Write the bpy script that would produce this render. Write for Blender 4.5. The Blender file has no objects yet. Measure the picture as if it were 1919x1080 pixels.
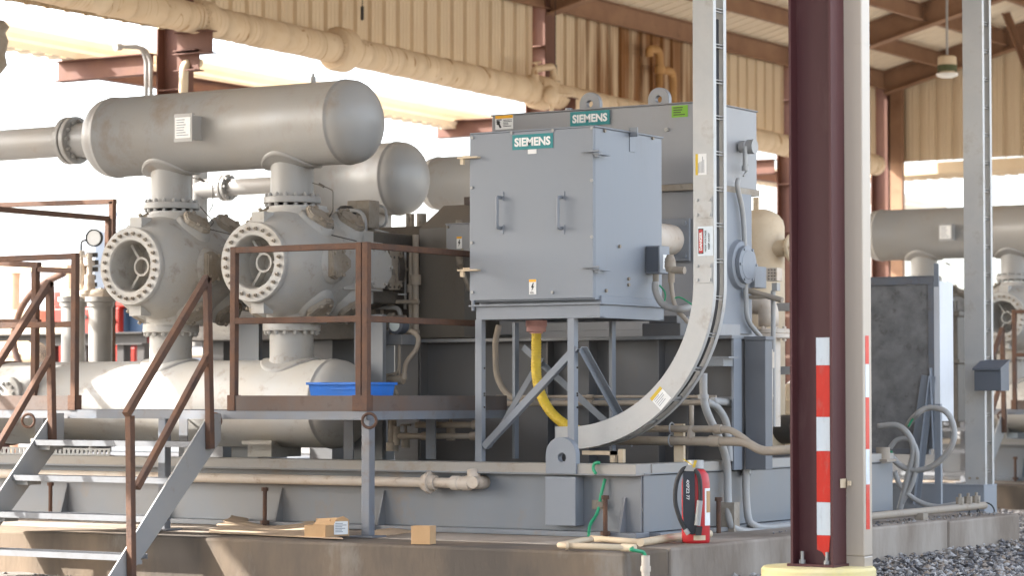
import bpy, math, random
from mathutils import Vector, Matrix
random.seed(7)
R = math.radians
scn = bpy.context.scene
col = scn.collection

# ------------------------------------------------------------------ camera
ZC = 1.5
CAM = Vector((9.301, -16.595, ZC))
FPX = 4932.0
PITCH = math.atan(201.0 / FPX)
YAW = math.atan2(3095.0, 4932.0)
VH = Vector((-math.sin(YAW), math.cos(YAW), 0)); RT = Vector((math.cos(YAW), math.sin(YAW), 0))
FW = VH * math.cos(PITCH) + Vector((0, 0, math.sin(PITCH)))
UP = -VH * math.sin(PITCH) + Vector((0, 0, math.cos(PITCH)))
cd = bpy.data.cameras.new('camera'); cam = bpy.data.objects.new('camera', cd); col.objects.link(cam)
cd.sensor_width = 36; cd.lens = FPX / 1919 * 36; cd.clip_end = 3000; cd.clip_start = 0.5
cam.matrix_world = Matrix(((RT.x, UP.x, -FW.x, CAM.x), (RT.y, UP.y, -FW.y, CAM.y), (RT.z, UP.z, -FW.z, CAM.z), (0, 0, 0, 1)))
cd.dof.use_dof = True; cd.dof.focus_distance = 19.0; cd.dof.aperture_fstop = 2.6
scn.camera = cam

# ------------------------------------------------------------------ light
SUN = Vector((-0.70, -0.40, 0.595)).normalized()          # direction towards the sun
w = bpy.data.worlds.new('World'); scn.world = w; w.use_nodes = True
nt = w.node_tree; nt.nodes.clear()
sky = nt.nodes.new('ShaderNodeTexSky'); sky.sky_type = 'NISHITA'; sky.sun_disc = False
sky.sun_elevation = math.asin(SUN.z); sky.sun_rotation = math.atan2(SUN.x, SUN.y)
sky.dust_density = 4.0; sky.air_density = 1.0; sky.altitude = 200
bg = nt.nodes.new('ShaderNodeBackground'); bg.inputs[1].default_value = 0.15
wo = nt.nodes.new('ShaderNodeOutputWorld')
hs = nt.nodes.new('ShaderNodeHueSaturation'); hs.inputs['Saturation'].default_value = .55
nt.links.new(sky.outputs[0], hs.inputs['Color']); nt.links.new(hs.outputs[0], bg.inputs[0]); nt.links.new(bg.outputs[0], wo.inputs[0])
sl = bpy.data.lights.new('sun', 'SUN'); sl.energy = 3.3; sl.angle = R(0.5); sl.color = (1, 0.97, 0.92)
so = bpy.data.objects.new('sun', sl); col.objects.link(so)
so.rotation_euler = SUN.to_track_quat('Z', 'Y').to_euler()
scn.view_settings.view_transform = 'Standard'; scn.view_settings.look = 'None'
scn.view_settings.exposure = 2.55; scn.view_settings.gamma = 1

# ------------------------------------------------------------------ pixel -> real plane helpers
def ray(x, y): return FW + RT * ((x - 959.5) / FPX) - UP * ((y - 540) / FPX)
def PY(x, y, Y): d = ray(x, y); return CAM + d * ((Y - CAM.y) / d.y)
def PX(x, y, X): d = ray(x, y); return CAM + d * ((X - CAM.x) / d.x)
def PZ(x, y, Z): d = ray(x, y); return CAM + d * ((Z - CAM.z) / d.z)
def PD(x, y, D): return CAM + ray(x, y) * D
V = lambda *a: Vector(a)
EX, EY, EZ = V(1, 0, 0), V(0, 1, 0), V(0, 0, 1)

# ------------------------------------------------------------------ materials
def mat(name, c, c2=None, rough=.6, metal=0, scale=3, amt=.5, bump=.0, streak=1.0, contrast=.18, c3=None, s3=14, amt3=.3, spec=.4):
    m = bpy.data.materials.new(name); m.use_nodes = True
    n, l = m.node_tree.nodes, m.node_tree.links
    b = n['Principled BSDF']; b.inputs['Roughness'].default_value = rough; b.inputs['Metallic'].default_value = metal
    b.inputs['Specular IOR Level'].default_value = spec
    col4 = lambda k: (k[0], k[1], k[2], 1)
    b.inputs['Base Color'].default_value = col4(c)
    if c2 is None: return m
    g = n.new('ShaderNodeNewGeometry'); mp = n.new('ShaderNodeMapping'); mp.inputs['Scale'].default_value = (1, 1, 1 / streak)
    l.new(g.outputs['Position'], mp.inputs['Vector'])
    def noise(s, d=6, r=.62):
        t = n.new('ShaderNodeTexNoise'); t.inputs['Scale'].default_value = s; t.inputs['Detail'].default_value = d; t.inputs['Roughness'].default_value = r
        l.new(mp.outputs[0], t.inputs['Vector']); return t.outputs[0]
    def ramp(sock, lo, hi, top):
        q = n.new('ShaderNodeMapRange'); q.inputs[1].default_value = lo; q.inputs[2].default_value = hi
        q.inputs[3].default_value = 0; q.inputs[4].default_value = top; l.new(sock, q.inputs[0]); return q.outputs[0]
    def mix(f, a, bb):
        x = n.new('ShaderNodeMix'); x.data_type = 'RGBA'; l.new(f, x.inputs[0])
        for k, v in ((6, a), (7, bb)):
            if isinstance(v, tuple): x.inputs[k].default_value = col4(v)
            else: l.new(v, x.inputs[k])
        return x.outputs[2]
    n1 = noise(scale)
    out = mix(ramp(n1, .5 - contrast, .5 + contrast, amt), c, c2)
    if c3: out = mix(ramp(noise(s3, 8, .7), .56, .72, amt3), out, c3)
    l.new(out, b.inputs['Base Color'])
    rr = n.new('ShaderNodeMapRange'); rr.inputs[3].default_value = max(rough - .12, .05); rr.inputs[4].default_value = min(rough + .15, 1)
    l.new(n1, rr.inputs[0]); l.new(rr.outputs[0], b.inputs['Roughness'])
    if bump:
        bp = n.new('ShaderNodeBump'); bp.inputs['Strength'].default_value = bump; bp.inputs['Distance'].default_value = .02
        l.new(noise(scale * 8, 5), bp.inputs['Height']); l.new(bp.outputs[0], b.inputs['Normal'])
    return m
M = {}
M['gray'] = mat('grey_machine_paint', (.295, .295, .29), (.335, .295, .245), .36, scale=1.6, amt=.6, streak=1.5, bump=.06, c3=(.22, .155, .10), s3=2.4, amt3=.6)
M['cast'] = mat('cast_iron_grey_paint', (.37, .37, .36), (.40, .345, .27), .55, scale=2.6, amt=.6, bump=.15, c3=(.16, .11, .065), s3=7, amt3=.55)
M['castdark'] = mat('oily_iron', (.065, .057, .05), (.11, .095, .075), .5, scale=5, amt=.8, bump=.2, c3=(.05, .03, .02), s3=9, amt3=.6)
M['cover'] = mat('dirty_cover', (.32, .285, .235), (.22, .17, .12), .65, scale=7, amt=.8, bump=.2, c3=(.07, .045, .03), s3=16, amt3=.6)
M['siem'] = mat('blue_grey_enamel', (.212, .234, .266), (.232, .242, .258), .45, scale=1.4, amt=.8, streak=5, bump=.05, c3=(.175, .17, .16), s3=3.0, amt3=.3, spec=.35)
M['motor'] = mat('grey_enamel', (.24, .245, .26), (.26, .25, .24), .42, scale=1.3, amt=.6, streak=2, bump=.03, c3=(.20, .16, .12), s3=4, amt3=.2, spec=.65)
M['skid'] = mat('skid_grey_paint', (.152, .178, .212), (.22, .195, .165), .4, scale=.8, amt=.7, streak=1.3, bump=.05, c3=(.24, .155, .085), s3=2.6, amt3=.55, spec=.55)
M['flange'] = mat('dusty_flange_paint', (.30, .30, .295), (.36, .305, .235), .55, scale=1.1, amt=.7, streak=1, bump=.08, c3=(.24, .16, .09), s3=4, amt3=.5)
M['steel'] = mat('blue_grey_steel', (.145, .162, .19), (.19, .165, .14), .5, scale=5, amt=.5, bump=.08, c3=(.13, .07, .035), s3=9, amt3=.45)
M['rust'] = mat('rusty_tube', (.088, .058, .048), (.150, .080, .050), .8, scale=6, amt=.9, bump=.25, c3=(.06, .035, .028), s3=13, amt3=.6, spec=.2)
M['rustplate'] = mat('rusty_plate', (.105, .095, .09), (.15, .085, .055), .8, scale=3, amt=.6, bump=.2, c3=(.075, .05, .04), s3=11, amt3=.6)
M['maroon'] = mat('maroon_primer', (.062, .019, .021), (.076, .026, .026), .5, scale=3, amt=.6, streak=6, bump=.04, c3=(.13, .075, .065), s3=6, amt3=.4, spec=.35)
M['maroonB'] = mat('dusty_maroon_primer', (.10, .040, .030), (.16, .080, .050), .7, scale=2.5, amt=.8, streak=2, c3=(.07, .03, .02), s3=6, amt3=.4)
M['beam'] = mat('dusty_brown_steel', (.20, .105, .060), (.29, .17, .10), .75, scale=2, amt=.8, c3=(.11, .055, .03), s3=5, amt3=.4)
M['pan'] = mat('cream_roof_sheet', (.76, .66, .51), (.68, .56, .40), .55, scale=1, amt=.5)
M['ins'] = mat('cream_pipe_wrap', (.62, .49, .34), (.56, .41, .255), .8, scale=2, amt=.6, bump=.12, c3=(.46, .30, .16), s3=4, amt3=.3)
M['cream'] = mat('cream_metal', (.62, .51, .36), (.54, .40, .26), .6, scale=2, amt=.6, c3=(.36, .22, .12), s3=5, amt3=.3)
M['gut'] = mat('pale_gutter', (.76, .69, .57), (.70, .60, .46), .6, scale=2, amt=.5)  # paler cream than the far gutter
M['tan'] = mat('tan_downspout', (.38, .325, .265), (.36, .30, .24), .3, scale=.7, amt=.6, streak=8, spec=.7)
M['conc'] = mat('weathered_concrete', (.34, .295, .25), (.21, .17, .135), .9, scale=1.1, amt=1, bump=.6, streak=2.4, contrast=.10, c3=(.30, .25, .20), s3=3, amt3=.55, spec=.2)
M['yellow'] = mat('yellow_concrete_paint', (.70, .58, .26), (.72, .62, .38), .8, scale=4, amt=.7, bump=.2, c3=(.5, .45, .3), s3=9, amt3=.4)
M['galv'] = mat('galvanised_steel', (.30, .305, .31), (.35, .335, .31), .5, .25, scale=4, amt=.8, bump=.03, c3=(.26, .20, .14), s3=6, amt3=.5)
M['alum'] = mat('mill_aluminium', (.38, .385, .385), (.47, .46, .44), .45, .2, scale=2.5, amt=.9, bump=.05, c3=(.25, .21, .17), s3=5, amt3=.55)
M['tread'] = mat('tread_grating', (.17, .178, .192), (.135, .13, .125), .65, .1, scale=8, amt=.6)
M['pipe'] = mat('white_pipe_paint', (.58, .52, .45), (.50, .38, .27), .55, scale=4, amt=.6, bump=.1, c3=(.22, .12, .06), s3=8, amt3=.65)
M['conduit'] = mat('grey_conduit', (.33, .335, .335), (.36, .31, .25), .5, scale=6, amt=.5)
M['dustpipe'] = mat('dusty_conduit', (.30, .26, .215), (.37, .30, .22), .7, scale=6, amt=.6, c3=(.16, .10, .06), s3=10, amt3=.4)
M['blk'] = mat('black_rubber', (.022, .022, .024), (.05, .046, .042), .55, scale=8, amt=.5)
M['blacksteel'] = mat('black_steel', (.03, .028, .027), (.06, .05, .042), .6, scale=5, amt=.6)
M['red'] = mat('red_enamel', (.50, .025, .03), (.42, .03, .03), .35, scale=6, amt=.5, c3=(.3, .12, .08), s3=12, amt3=.3)
M['orange'] = mat('orange_red_paint', (.30, .018, .008), (.26, .016, .008), .5, scale=2, amt=.5)
M['white'] = mat('white_label', (.78, .78, .76), (.7, .69, .66), .6, scale=20, amt=.5)
M['print'] = mat('small_print', (.25, .26, .28))
M['ink'] = mat('black_ink', (.02, .02, .02))
M['teal'] = mat('teal_sign', (.0, .19, .20), (.0, .175, .185), .4, scale=5)
M['tape_r'] = mat('red_reflective_tape', (.60, .020, .006), (.52, .018, .006), .35, scale=40, amt=.6, bump=.05, c3=(.25, .19, .17), s3=14, amt3=.35, streak=3)
M['tape_w'] = mat('white_reflective_tape', (.62, .68, .72), (.55, .61, .66), .35, scale=40, amt=.6, bump=.05, c3=(.25, .19, .17), s3=14, amt3=.35, streak=3)
M['ylw'] = mat('yellow_plastic', (.66, .46, .03), (.52, .35, .05), .55, scale=6, amt=.8, c3=(.33, .24, .09), s3=12, amt3=.5)
M['amber'] = mat('amber_label', (.85, .42, .02))
M['lime'] = mat('lime_label', (.20, .42, .04), (.17, .36, .04), .6, scale=15)
M['pink'] = mat('pink_fitting', (.58, .30, .26), (.5, .28, .24), .6, scale=9)
M['blue'] = mat('blue_plastic', (.025, .17, .62), (.04, .15, .45), .5, scale=5, amt=.8, c3=(.16, .19, .25), s3=9, amt3=.4)
M['card'] = mat('cardboard', (.47, .30, .155), (.41, .25, .125), .85, scale=6, amt=.6, c3=(.3, .19, .1), s3=9, amt3=.3)
M['cardflat'] = mat('dusty_cardboard', (.46, .345, .235), (.38, .27, .175), .9, scale=5, amt=.7, c3=(.48, .36, .24), s3=9, amt3=.4)
M['green'] = mat('green_wire', (.02, .28, .13), (.05, .33, .17), .5, scale=9)
M['teeth'] = mat('dull_dark_panel', (.135, .133, .13), (.235, .23, .225), .75, scale=6.5, amt=.8, bump=.12, contrast=.14, c3=(.08, .07, .062), s3=8, amt3=.8)
M['endbox'] = mat('dull_blue_grey', (.125, .133, .148), (.14, .14, .14), .5, scale=1.3, amt=.6, streak=3, c3=(.12, .095, .07), s3=4, amt3=.3)
M['concshade'] = mat('grimy_shade_toned_concrete', (.092, .078, .066), (.185, .14, .10), .92, scale=.8, amt=1, bump=.6, streak=2.6, contrast=.10, c3=(.23, .215, .195), s3=1.7, amt3=.7, spec=.2)  # grime, plus front-face shade put into the colour
M['guard'] = mat('dusty_guard_sheet', (.15, .135, .115), (.18, .15, .115), .6, scale=1.5, amt=.7, streak=4, c3=(.13, .10, .07), s3=5, amt3=.4)
M['cordura'] = mat('black_padded_cover', (.03, .034, .042), (.045, .05, .06), .6, scale=9)
M['slate'] = mat('slate_grey_plastic', (.085, .095, .115), (.10, .11, .125), .5, scale=4)
M['glassy'] = mat('gauge_glass', (.62, .68, .66), (.68, .72, .7), .12, scale=4)
M['lens'] = mat('lamp_lens', (.82, .8, .74), rough=.2)
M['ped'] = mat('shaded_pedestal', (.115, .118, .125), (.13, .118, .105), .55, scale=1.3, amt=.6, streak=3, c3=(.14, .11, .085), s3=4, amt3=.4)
M['brownpipe'] = mat('brown_vent_pipe', (.42, .24, .09), (.33, .17, .06), .7, scale=6, amt=.7)
M['gravelm'] = mat('gravel_stone', (.32, .30, .28), (.15, .14, .135), .9, scale=9, amt=1, c3=(.42, .36, .29), s3=18, amt3=.8, spec=.2)
M['olive'] = mat('dusty_shrub', (.10, .11, .055), (.07, .08, .04), .9, scale=.4, amt=.7)
M['pale'] = mat('pale_cladding', (.40, .42, .45), (.36, .38, .40), .6, scale=.6)
M['pale2'] = mat('white_painted_steel', (.58, .60, .63), (.52, .52, .51), .5, scale=2, amt=.7, streak=3, c3=(.42, .38, .32), s3=5, amt3=.3)
M['navy'] = mat('dusty_blue_steel', (.05, .10, .18), (.08, .11, .15), .6, scale=4)

def gravel_colours():
    m = M['gravelm']; n, l = m.node_tree.nodes, m.node_tree.links; b = n['Principled BSDF']
    g = n.new('ShaderNodeNewGeometry'); r = n.new('ShaderNodeValToRGB'); l.new(g.outputs['Random Per Island'], r.inputs[0])
    e = r.color_ramp.elements; e[0].color = (.075, .07, .072, 1); e[1].color = (.46, .43, .40, 1)
    for p, c in ((.25, (.16, .155, .16)), (.5, (.25, .235, .225)), (.62, (.30, .235, .18)), (.8, (.36, .35, .345))): e.new(p).color = (*c, 1)
    l.new(r.outputs[0], b.inputs['Base Color'])
gravel_colours()
# cladding: cream ribbed sheet with rust-brown runs down one bay
def cladding_material():
    m = mat('cream_wall_cladding', (.66, .54, .375), (.58, .455, .30), .55, scale=.8, amt=.6, streak=3)
    n, l = m.node_tree.nodes, m.node_tree.links; b = n['Principled BSDF']
    src = b.inputs['Base Color'].links[0].from_socket
    g = n.new('ShaderNodeNewGeometry'); sx = n.new('ShaderNodeSeparateXYZ'); l.new(g.outputs['Position'], sx.inputs[0])
    mp = n.new('ShaderNodeMapping'); mp.inputs['Scale'].default_value = (0, 4.5, .35); l.new(g.outputs['Position'], mp.inputs[0])
    t = n.new('ShaderNodeTexNoise'); t.inputs['Scale'].default_value = 1; t.inputs['Detail'].default_value = 4; l.new(mp.outputs[0], t.inputs[0])
    def mr(s, a, bb, c, d):
        q = n.new('ShaderNodeMapRange'); q.interpolation_type = 'SMOOTHSTEP'
        for k, v in enumerate((a, bb, c, d)): q.inputs[k + 1].default_value = v
        l.new(s, q.inputs[0]); return q.outputs[0]
    def mul(a, bb):
        q = n.new('ShaderNodeMath'); q.operation = 'MULTIPLY'; l.new(a, q.inputs[0])
        if isinstance(bb, float): q.inputs[1].default_value = bb
        else: l.new(bb, q.inputs[1])
        return q.outputs[0]
    f = mul(mul(mr(sx.outputs[1], 13.9, 15.6, .1, 1), mr(sx.outputs[1], 17.2, 19.5, 1, .1)), mr(t.outputs[0], .30, .55, .15, 1))
    x = n.new('ShaderNodeMix'); x.data_type = 'RGBA'; l.new(f, x.inputs[0]); l.new(src, x.inputs[6]); x.inputs[7].default_value = (.20, .085, .022, 1)
    l.new(x.outputs[2], b.inputs['Base Color']); return m
M['clad'] = cladding_material()

def wrap_seams(m):
    n, l = m.node_tree.nodes, m.node_tree.links; b = n['Principled BSDF']; src = b.inputs['Base Color'].links[0].from_socket
    g = n.new('ShaderNodeNewGeometry'); mp = n.new('ShaderNodeMapping'); mp.inputs['Scale'].default_value = (.35, 2.4, .35); l.new(g.outputs['Position'], mp.inputs[0])
    t = n.new('ShaderNodeTexNoise'); t.inputs['Scale'].default_value = 1; t.inputs['Detail'].default_value = 3; t.inputs['Roughness'].default_value = .4; l.new(mp.outputs[0], t.inputs[0])
    t2 = n.new('ShaderNodeTexNoise'); t2.inputs['Scale'].default_value = 3.5; l.new(g.outputs['Position'], t2.inputs[0])
    def mth(op, a, v):
        q = n.new('ShaderNodeMath'); q.operation = op; l.new(a, q.inputs[0])
        if isinstance(v, float): q.inputs[1].default_value = v
        else: l.new(v, q.inputs[1])
        return q.outputs[0]
    w_ = mth('PINGPONG', mth('MULTIPLY', t.outputs[0], 12.0), .5)
    r_ = n.new('ShaderNodeMapRange'); r_.inputs[1].default_value = .015; r_.inputs[2].default_value = .04; r_.inputs[3].default_value = 1; r_.inputs[4].default_value = 0; l.new(w_, r_.inputs[0]); t.inputs['Detail'].default_value = 1.5
    r2 = n.new('ShaderNodeMapRange'); r2.inputs[1].default_value = .42; r2.inputs[2].default_value = .58; l.new(t2.outputs[0], r2.inputs[0])
    f = mth('MULTIPLY', r_.outputs[0], r2.outputs[0])
    x = n.new('ShaderNodeMix'); x.data_type = 'RGBA'; l.new(f, x.inputs[0]); l.new(src, x.inputs[6]); x.inputs[7].default_value = (.33, .18, .075, 1)
    l.new(x.outputs[2], b.inputs['Base Color'])
wrap_seams(M['ins'])
# ------------------------------------------------------------------ mesh builder
class MB:
    def __init__(s): s.v = []; s.f = []; s.s = []
    def add(s, vs, fs, smooth=False):
        o = len(s.v); s.v += [Vector(a) for a in vs]; s.f += [[i + o for i in f] for f in fs]; s.s += [smooth] * len(fs); return s
    def box(s, x0, x1, y0, y1, z0, z1):
        x0, x1 = sorted((x0, x1)); y0, y1 = sorted((y0, y1)); z0, z1 = sorted((z0, z1))
        vs = [(x, y, z) for z in (z0, z1) for y in (y0, y1) for x in (x0, x1)]
        return s.add(vs, [(0, 2, 3, 1), (4, 5, 7, 6), (0, 1, 5, 4), (2, 6, 7, 3), (0, 4, 6, 2), (1, 3, 7, 5)])
    def ext(s, poly, o, e1, e2, e3, depth, smooth=False):
        o = Vector(o); n = len(poly)
        a = [o + e1 * p[0] + e2 * p[1] for p in poly]; b = [p + e3 * depth for p in a]
        fs = [list(range(n))[::-1], [n + i for i in range(n)]]
        s.add(a + b, fs, False)
        s.add(a + b, [(i, (i + 1) % n, n + (i + 1) % n, n + i) for i in range(n)], smooth); return s
    def frame(s, p, q, up=EZ):
        p, q = Vector(p), Vector(q); d = (q - p); L = d.length; d = d / L
        e1 = d.cross(up)
        if e1.length < 1e-4: e1 = d.cross(EY)
        e1.normalize(); e2 = e1.cross(d).normalized(); return p, d, L, e1, e2
    def sec(s, p, q, poly, up=EZ): p, d, L, e1, e2 = s.frame(p, q, up); return s.ext(poly, p, e1, e2, d, L)
    def bar(s, p, q, w, h, up=EZ): return s.sec(p, q, [(-w/2, -h/2), (w/2, -h/2), (w/2, h/2), (-w/2, h/2)], up)
    def ibeam(s, p, q, d, b, t=.014, tw=.01, up=EZ):
        return s.sec(p, q, [(-b/2, -d/2), (b/2, -d/2), (b/2, -d/2+t), (tw/2, -d/2+t), (tw/2, d/2-t), (b/2, d/2-t), (b/2, d/2), (-b/2, d/2), (-b/2, d/2-t), (-tw/2, d/2-t), (-tw/2, -d/2+t), (-b/2, -d/2+t)], up)
    def chan(s, p, q, d, b, t=.01, up=EZ, flip=1):
        return s.sec(p, q, [(0, -d/2), (b*flip, -d/2), (b*flip, -d/2+t), (t*flip, -d/2+t), (t*flip, d/2-t), (b*flip, d/2-t), (b*flip, d/2), (0, d/2)], up)
    def ang(s, p, q, a, t=.008, up=EZ, fx=1, fy=1):
        return s.sec(p, q, [(0, 0), (a*fx, 0), (a*fx, t*fy), (t*fx, t*fy), (t*fx, a*fy), (0, a*fy)], up)
    def tube(s, pts, r, n=12, cap=True):
        pts = [Vector(p) for p in pts]; k = len(pts); rr = r if isinstance(r, (list, tuple)) else [r] * k
        tg = []
        for i in range(k):
            t = pts[min(i+1, k-1)] - pts[max(i-1, 0)]; tg.append(t.normalized())
        a = tg[0].cross(EZ)
        if a.length < .1: a = tg[0].cross(EX)
        a.normalize(); vs = []
        for i in range(k):
            a = (a - tg[i] * a.dot(tg[i])).normalized(); b = tg[i].cross(a)
            for j in range(n):
                th = 2 * math.pi * j / n; vs.append(pts[i] + (a * math.cos(th) + b * math.sin(th)) * rr[i])
        fs = [(i*n+j, i*n+(j+1) % n, (i+1)*n+(j+1) % n, (i+1)*n+j) for i in range(k-1) for j in range(n)]
        o = len(s.v); s.add(vs, fs, True)
        if cap: s.f += [[o+j for j in range(n)][::-1], [o+(k-1)*n+j for j in range(n)]]; s.s += [False, False]
        return s
    def lathe(s, o, axis, prof, n=32, sharp=True, wob=None):
        o = Vector(o); axis = Vector(axis).normalized(); a = axis.cross(EZ)
        if a.length < .1: a = axis.cross(EX)
        a.normalize(); b = axis.cross(a)
        def ring(t, r): return [o + axis * t + (a * math.cos(2*math.pi*j/n) + b * math.sin(2*math.pi*j/n)) * (r if r > 1e-5 else 1e-4) for j in range(n)]
        if sharp:
            for (t0, r0), (t1, r1) in zip(prof, prof[1:]):
                s.add(ring(t0, r0) + ring(t1, r1), [(j, (j+1) % n, n+(j+1) % n, n+j) for j in range(n)], True)
        else:
            vs = []
            for t, r in prof: vs += ring(t, r)
            s.add(vs, [(i*n+j, i*n+(j+1) % n, (i+1)*n+(j+1) % n, (i+1)*n+j) for i in range(len(prof)-1) for j in range(n)], True)
        return s
    def cyl(s, p, q, r, n=24, r2=None):
        p, q = Vector(p), Vector(q); L = (q-p).length
        return s.lathe(p, q-p, [(0, 0), (0, r), (L, r if r2 is None else r2), (L, 0)], n)
    def hexes(s, c, axis, rad, k, r, h, a0=0, side=6):
        c = Vector(c); axis = Vector(axis).normalized(); a = axis.cross(EZ)
        if a.length < .1: a = axis.cross(EX)
        a.normalize(); b = axis.cross(a)
        for i in range(k):
            th = a0 + 2*math.pi*i/k; p = c + (a*math.cos(th)+b*math.sin(th))*rad
            s.ext([(r*math.cos(q*2*math.pi/side), r*math.sin(q*2*math.pi/side)) for q in range(side)], p, a, b, axis, h)
        return s
    def flange(s, c, axis, rad, t, r0, k, br):
        c = Vector(c); axis = Vector(axis).normalized()
        s.lathe(c, axis, [(0, r0), (0, rad-.006), (.006, rad), (t-.006, rad), (t, rad-.006), (t, r0)], 40)
        rb = (rad+r0)/2 + (rad-r0)*.08
        s.hexes(c+axis*t, axis, rb, k, br, br*1.3); s.hexes(c, -axis, rb, k, br, br*1.3)
        s.hexes(c-axis*br*1.7, axis, rb, k, br*.5, t+br*3.4); return s
    def torus(s, c, axis, Rr, r, n=32, m=10):
        c = Vector(c); axis = Vector(axis).normalized(); a = axis.cross(EZ)
        if a.length < .1: a = axis.cross(EX)
        a.normalize(); b = axis.cross(a); vs = []
        for i in range(n):
            d = a*math.cos(2*math.pi*i/n)+b*math.sin(2*math.pi*i/n)
            for j in range(m): vs.append(c+d*(Rr+r*math.cos(2*math.pi*j/m))+axis*r*math.sin(2*math.pi*j/m))
        return s.add(vs, [(i*m+j, ((i+1) % n)*m+j, ((i+1) % n)*m+(j+1) % m, i*m+(j+1) % m) for i in range(n) for j in range(m)], True)
    def plate_hole(s, outer, hole_c, hr, o, e1, e2, e3, t):
        n = len(outer); o = Vector(o); inn = []
        for p in outer:
            d = Vector((p[0]-hole_c[0], p[1]-hole_c[1])).normalized(); inn.append((hole_c[0]+d.x*hr, hole_c[1]+d.y*hr))
        L = []
        for z in (0, t):
            L += [o+e1*p[0]+e2*p[1]+e3*z for p in outer]; L += [o+e1*p[0]+e2*p[1]+e3*z for p in inn]
        fs = []
        for i in range(n):
            j = (i+1) % n
            fs += [(i, j, n+j, n+i), (2*n+i, 3*n+i, 3*n+j, 2*n+j), (i, 2*n+i, 2*n+j, j), (n+i, n+j, 3*n+j, 3*n+i)]
        return s.add(L, fs)
def fil(pts, r, k=6):
    pts = [Vector(p) for p in pts]; out = [pts[0]]
    for a, b, c in zip(pts, pts[1:], pts[2:]):
        u, v_ = (a-b), (c-b); rr = min(r, u.length*.48, v_.length*.48); p, q = b+u.normalized()*rr, b+v_.normalized()*rr
        for i in range(k+1):
            t = i/k; out.append(p*(1-t)**2+b*2*t*(1-t)+q*t*t)
    return out+[pts[-1]]
def spline(pts, k=8):
    pts = [Vector(p) for p in pts]; P = [pts[0]*2-pts[1]]+pts+[pts[-1]*2-pts[-2]]; out = []
    for i in range(1, len(P)-2):
        a, b, c, d = P[i-1:i+3]
        for j in range(k):
            t = j/k; out.append(.5*((2*b)+(c-a)*t+(2*a-5*b+4*c-d)*t*t+(3*b-a-3*c+d)*t**3))
    return out+[pts[-1]]

BASE = {}
def thing(name, label, cat, base=(0, 0, 0), group=None):
    o = bpy.data.objects.new(name, None); col.objects.link(o); o.empty_display_size = .1
    o.location = base; BASE[o.name] = Vector(base); o['label'] = label; o['category'] = cat
    if group: o['group'] = group
    return o
def mesh(name, mb, m, base, bevel=0):
    me = bpy.data.meshes.new(name); me.from_pydata([tuple(v-base) for v in mb.v], [], mb.f)
    me.polygons.foreach_set('use_smooth', mb.s); me.materials.append(M[m] if isinstance(m, str) else m)
    import bmesh
    bm = bmesh.new(); bm.from_mesh(me); bmesh.ops.recalc_face_normals(bm, faces=bm.faces); bm.to_mesh(me); bm.free(); me.update()
    o = bpy.data.objects.new(name, me); col.objects.link(o)
    if bevel:
        b = o.modifiers.new('bevel', 'BEVEL'); b.width = bevel; b.segments = 2; b.limit_method = 'ANGLE'; b.angle_limit = R(50); b.use_clamp_overlap = True
    return o
def part(name, mb, m, par, bevel=0, label=None):
    base = BASE[par.name]; o = mesh(name, mb, m, base, bevel); o.parent = par; BASE[o.name] = base
    if label: o['label'] = label
    return o
def solo(name, mb, m, label, cat, base, group=None, bevel=0, kind=None):
    o = mesh(name, mb, m, Vector(base), bevel); o.location = base; BASE[o.name] = Vector(base)
    if kind: o['kind'] = kind
    else: o['label'] = label; o['category'] = cat
    if group: o['group'] = group
    return o
def text_mb(txt, size, o, e1, e2, depth=.002, bold=.0, width=None, center=True):
    cu = bpy.data.curves.new('t', 'FONT'); cu.body = txt; cu.size = size; cu.extrude = 0; cu.offset = bold; cu.resolution_u = 3
    cu.align_x = 'LEFT'
    ob = bpy.data.objects.new('t', cu); col.objects.link(ob); bpy.context.view_layer.update()
    me = bpy.data.meshes.new_from_object(ob); mb = MB()
    xs = [v.co.x for v in me.vertices]; ys = [v.co.y for v in me.vertices]
    cx, cy = (min(xs)+max(xs))/2, (min(ys)+max(ys))/2; k = 1 if width is None else width/(max(xs)-min(xs))
    e3 = e1.cross(e2)
    mb.add([Vector(o)+e1*((v.co.x-cx)*k)+e2*(v.co.y-cy)+e3*depth for v in me.vertices], [list(p.vertices) for p in me.polygons])
    col.objects.unlink(ob); bpy.data.objects.remove(ob); bpy.data.meshes.remove(me); return mb
def plane(o, e1, e2, w, h, t=.003, mb=None):
    mb = mb or MB(); e3 = e1.cross(e2); o = Vector(o)
    return mb.ext([(-w/2, -h/2), (w/2, -h/2), (w/2, h/2), (-w/2, h/2)], o, e1, e2, e3, t)
def kids(o): return [c for c in bpy.data.objects if c.parent == o]
def dup(o, off, label, group=None, par=None):
    c = o.copy(); col.objects.link(c)
    if par is None:
        c.location = Vector(o.location)+Vector(off); c['label'] = label
        if group: c['group'] = group
    else: c.parent = par
    for k in kids(o): dup(k, off, None, None, c)
    return c
def lines_mb(o, e1, e2, w, rows, h, gap, seed=0, t=.0045):       # rows of small illegible print
    rnd = random.Random(seed); mb = MB(); y = 0
    for i in range(rows):
        ww = w*rnd.uniform(.55, 1); plane(Vector(o)+e1*(-w/2+ww/2)-e2*y, e1, e2, ww, h, t, mb); y += gap
    return mb
exec_marker = None
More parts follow.
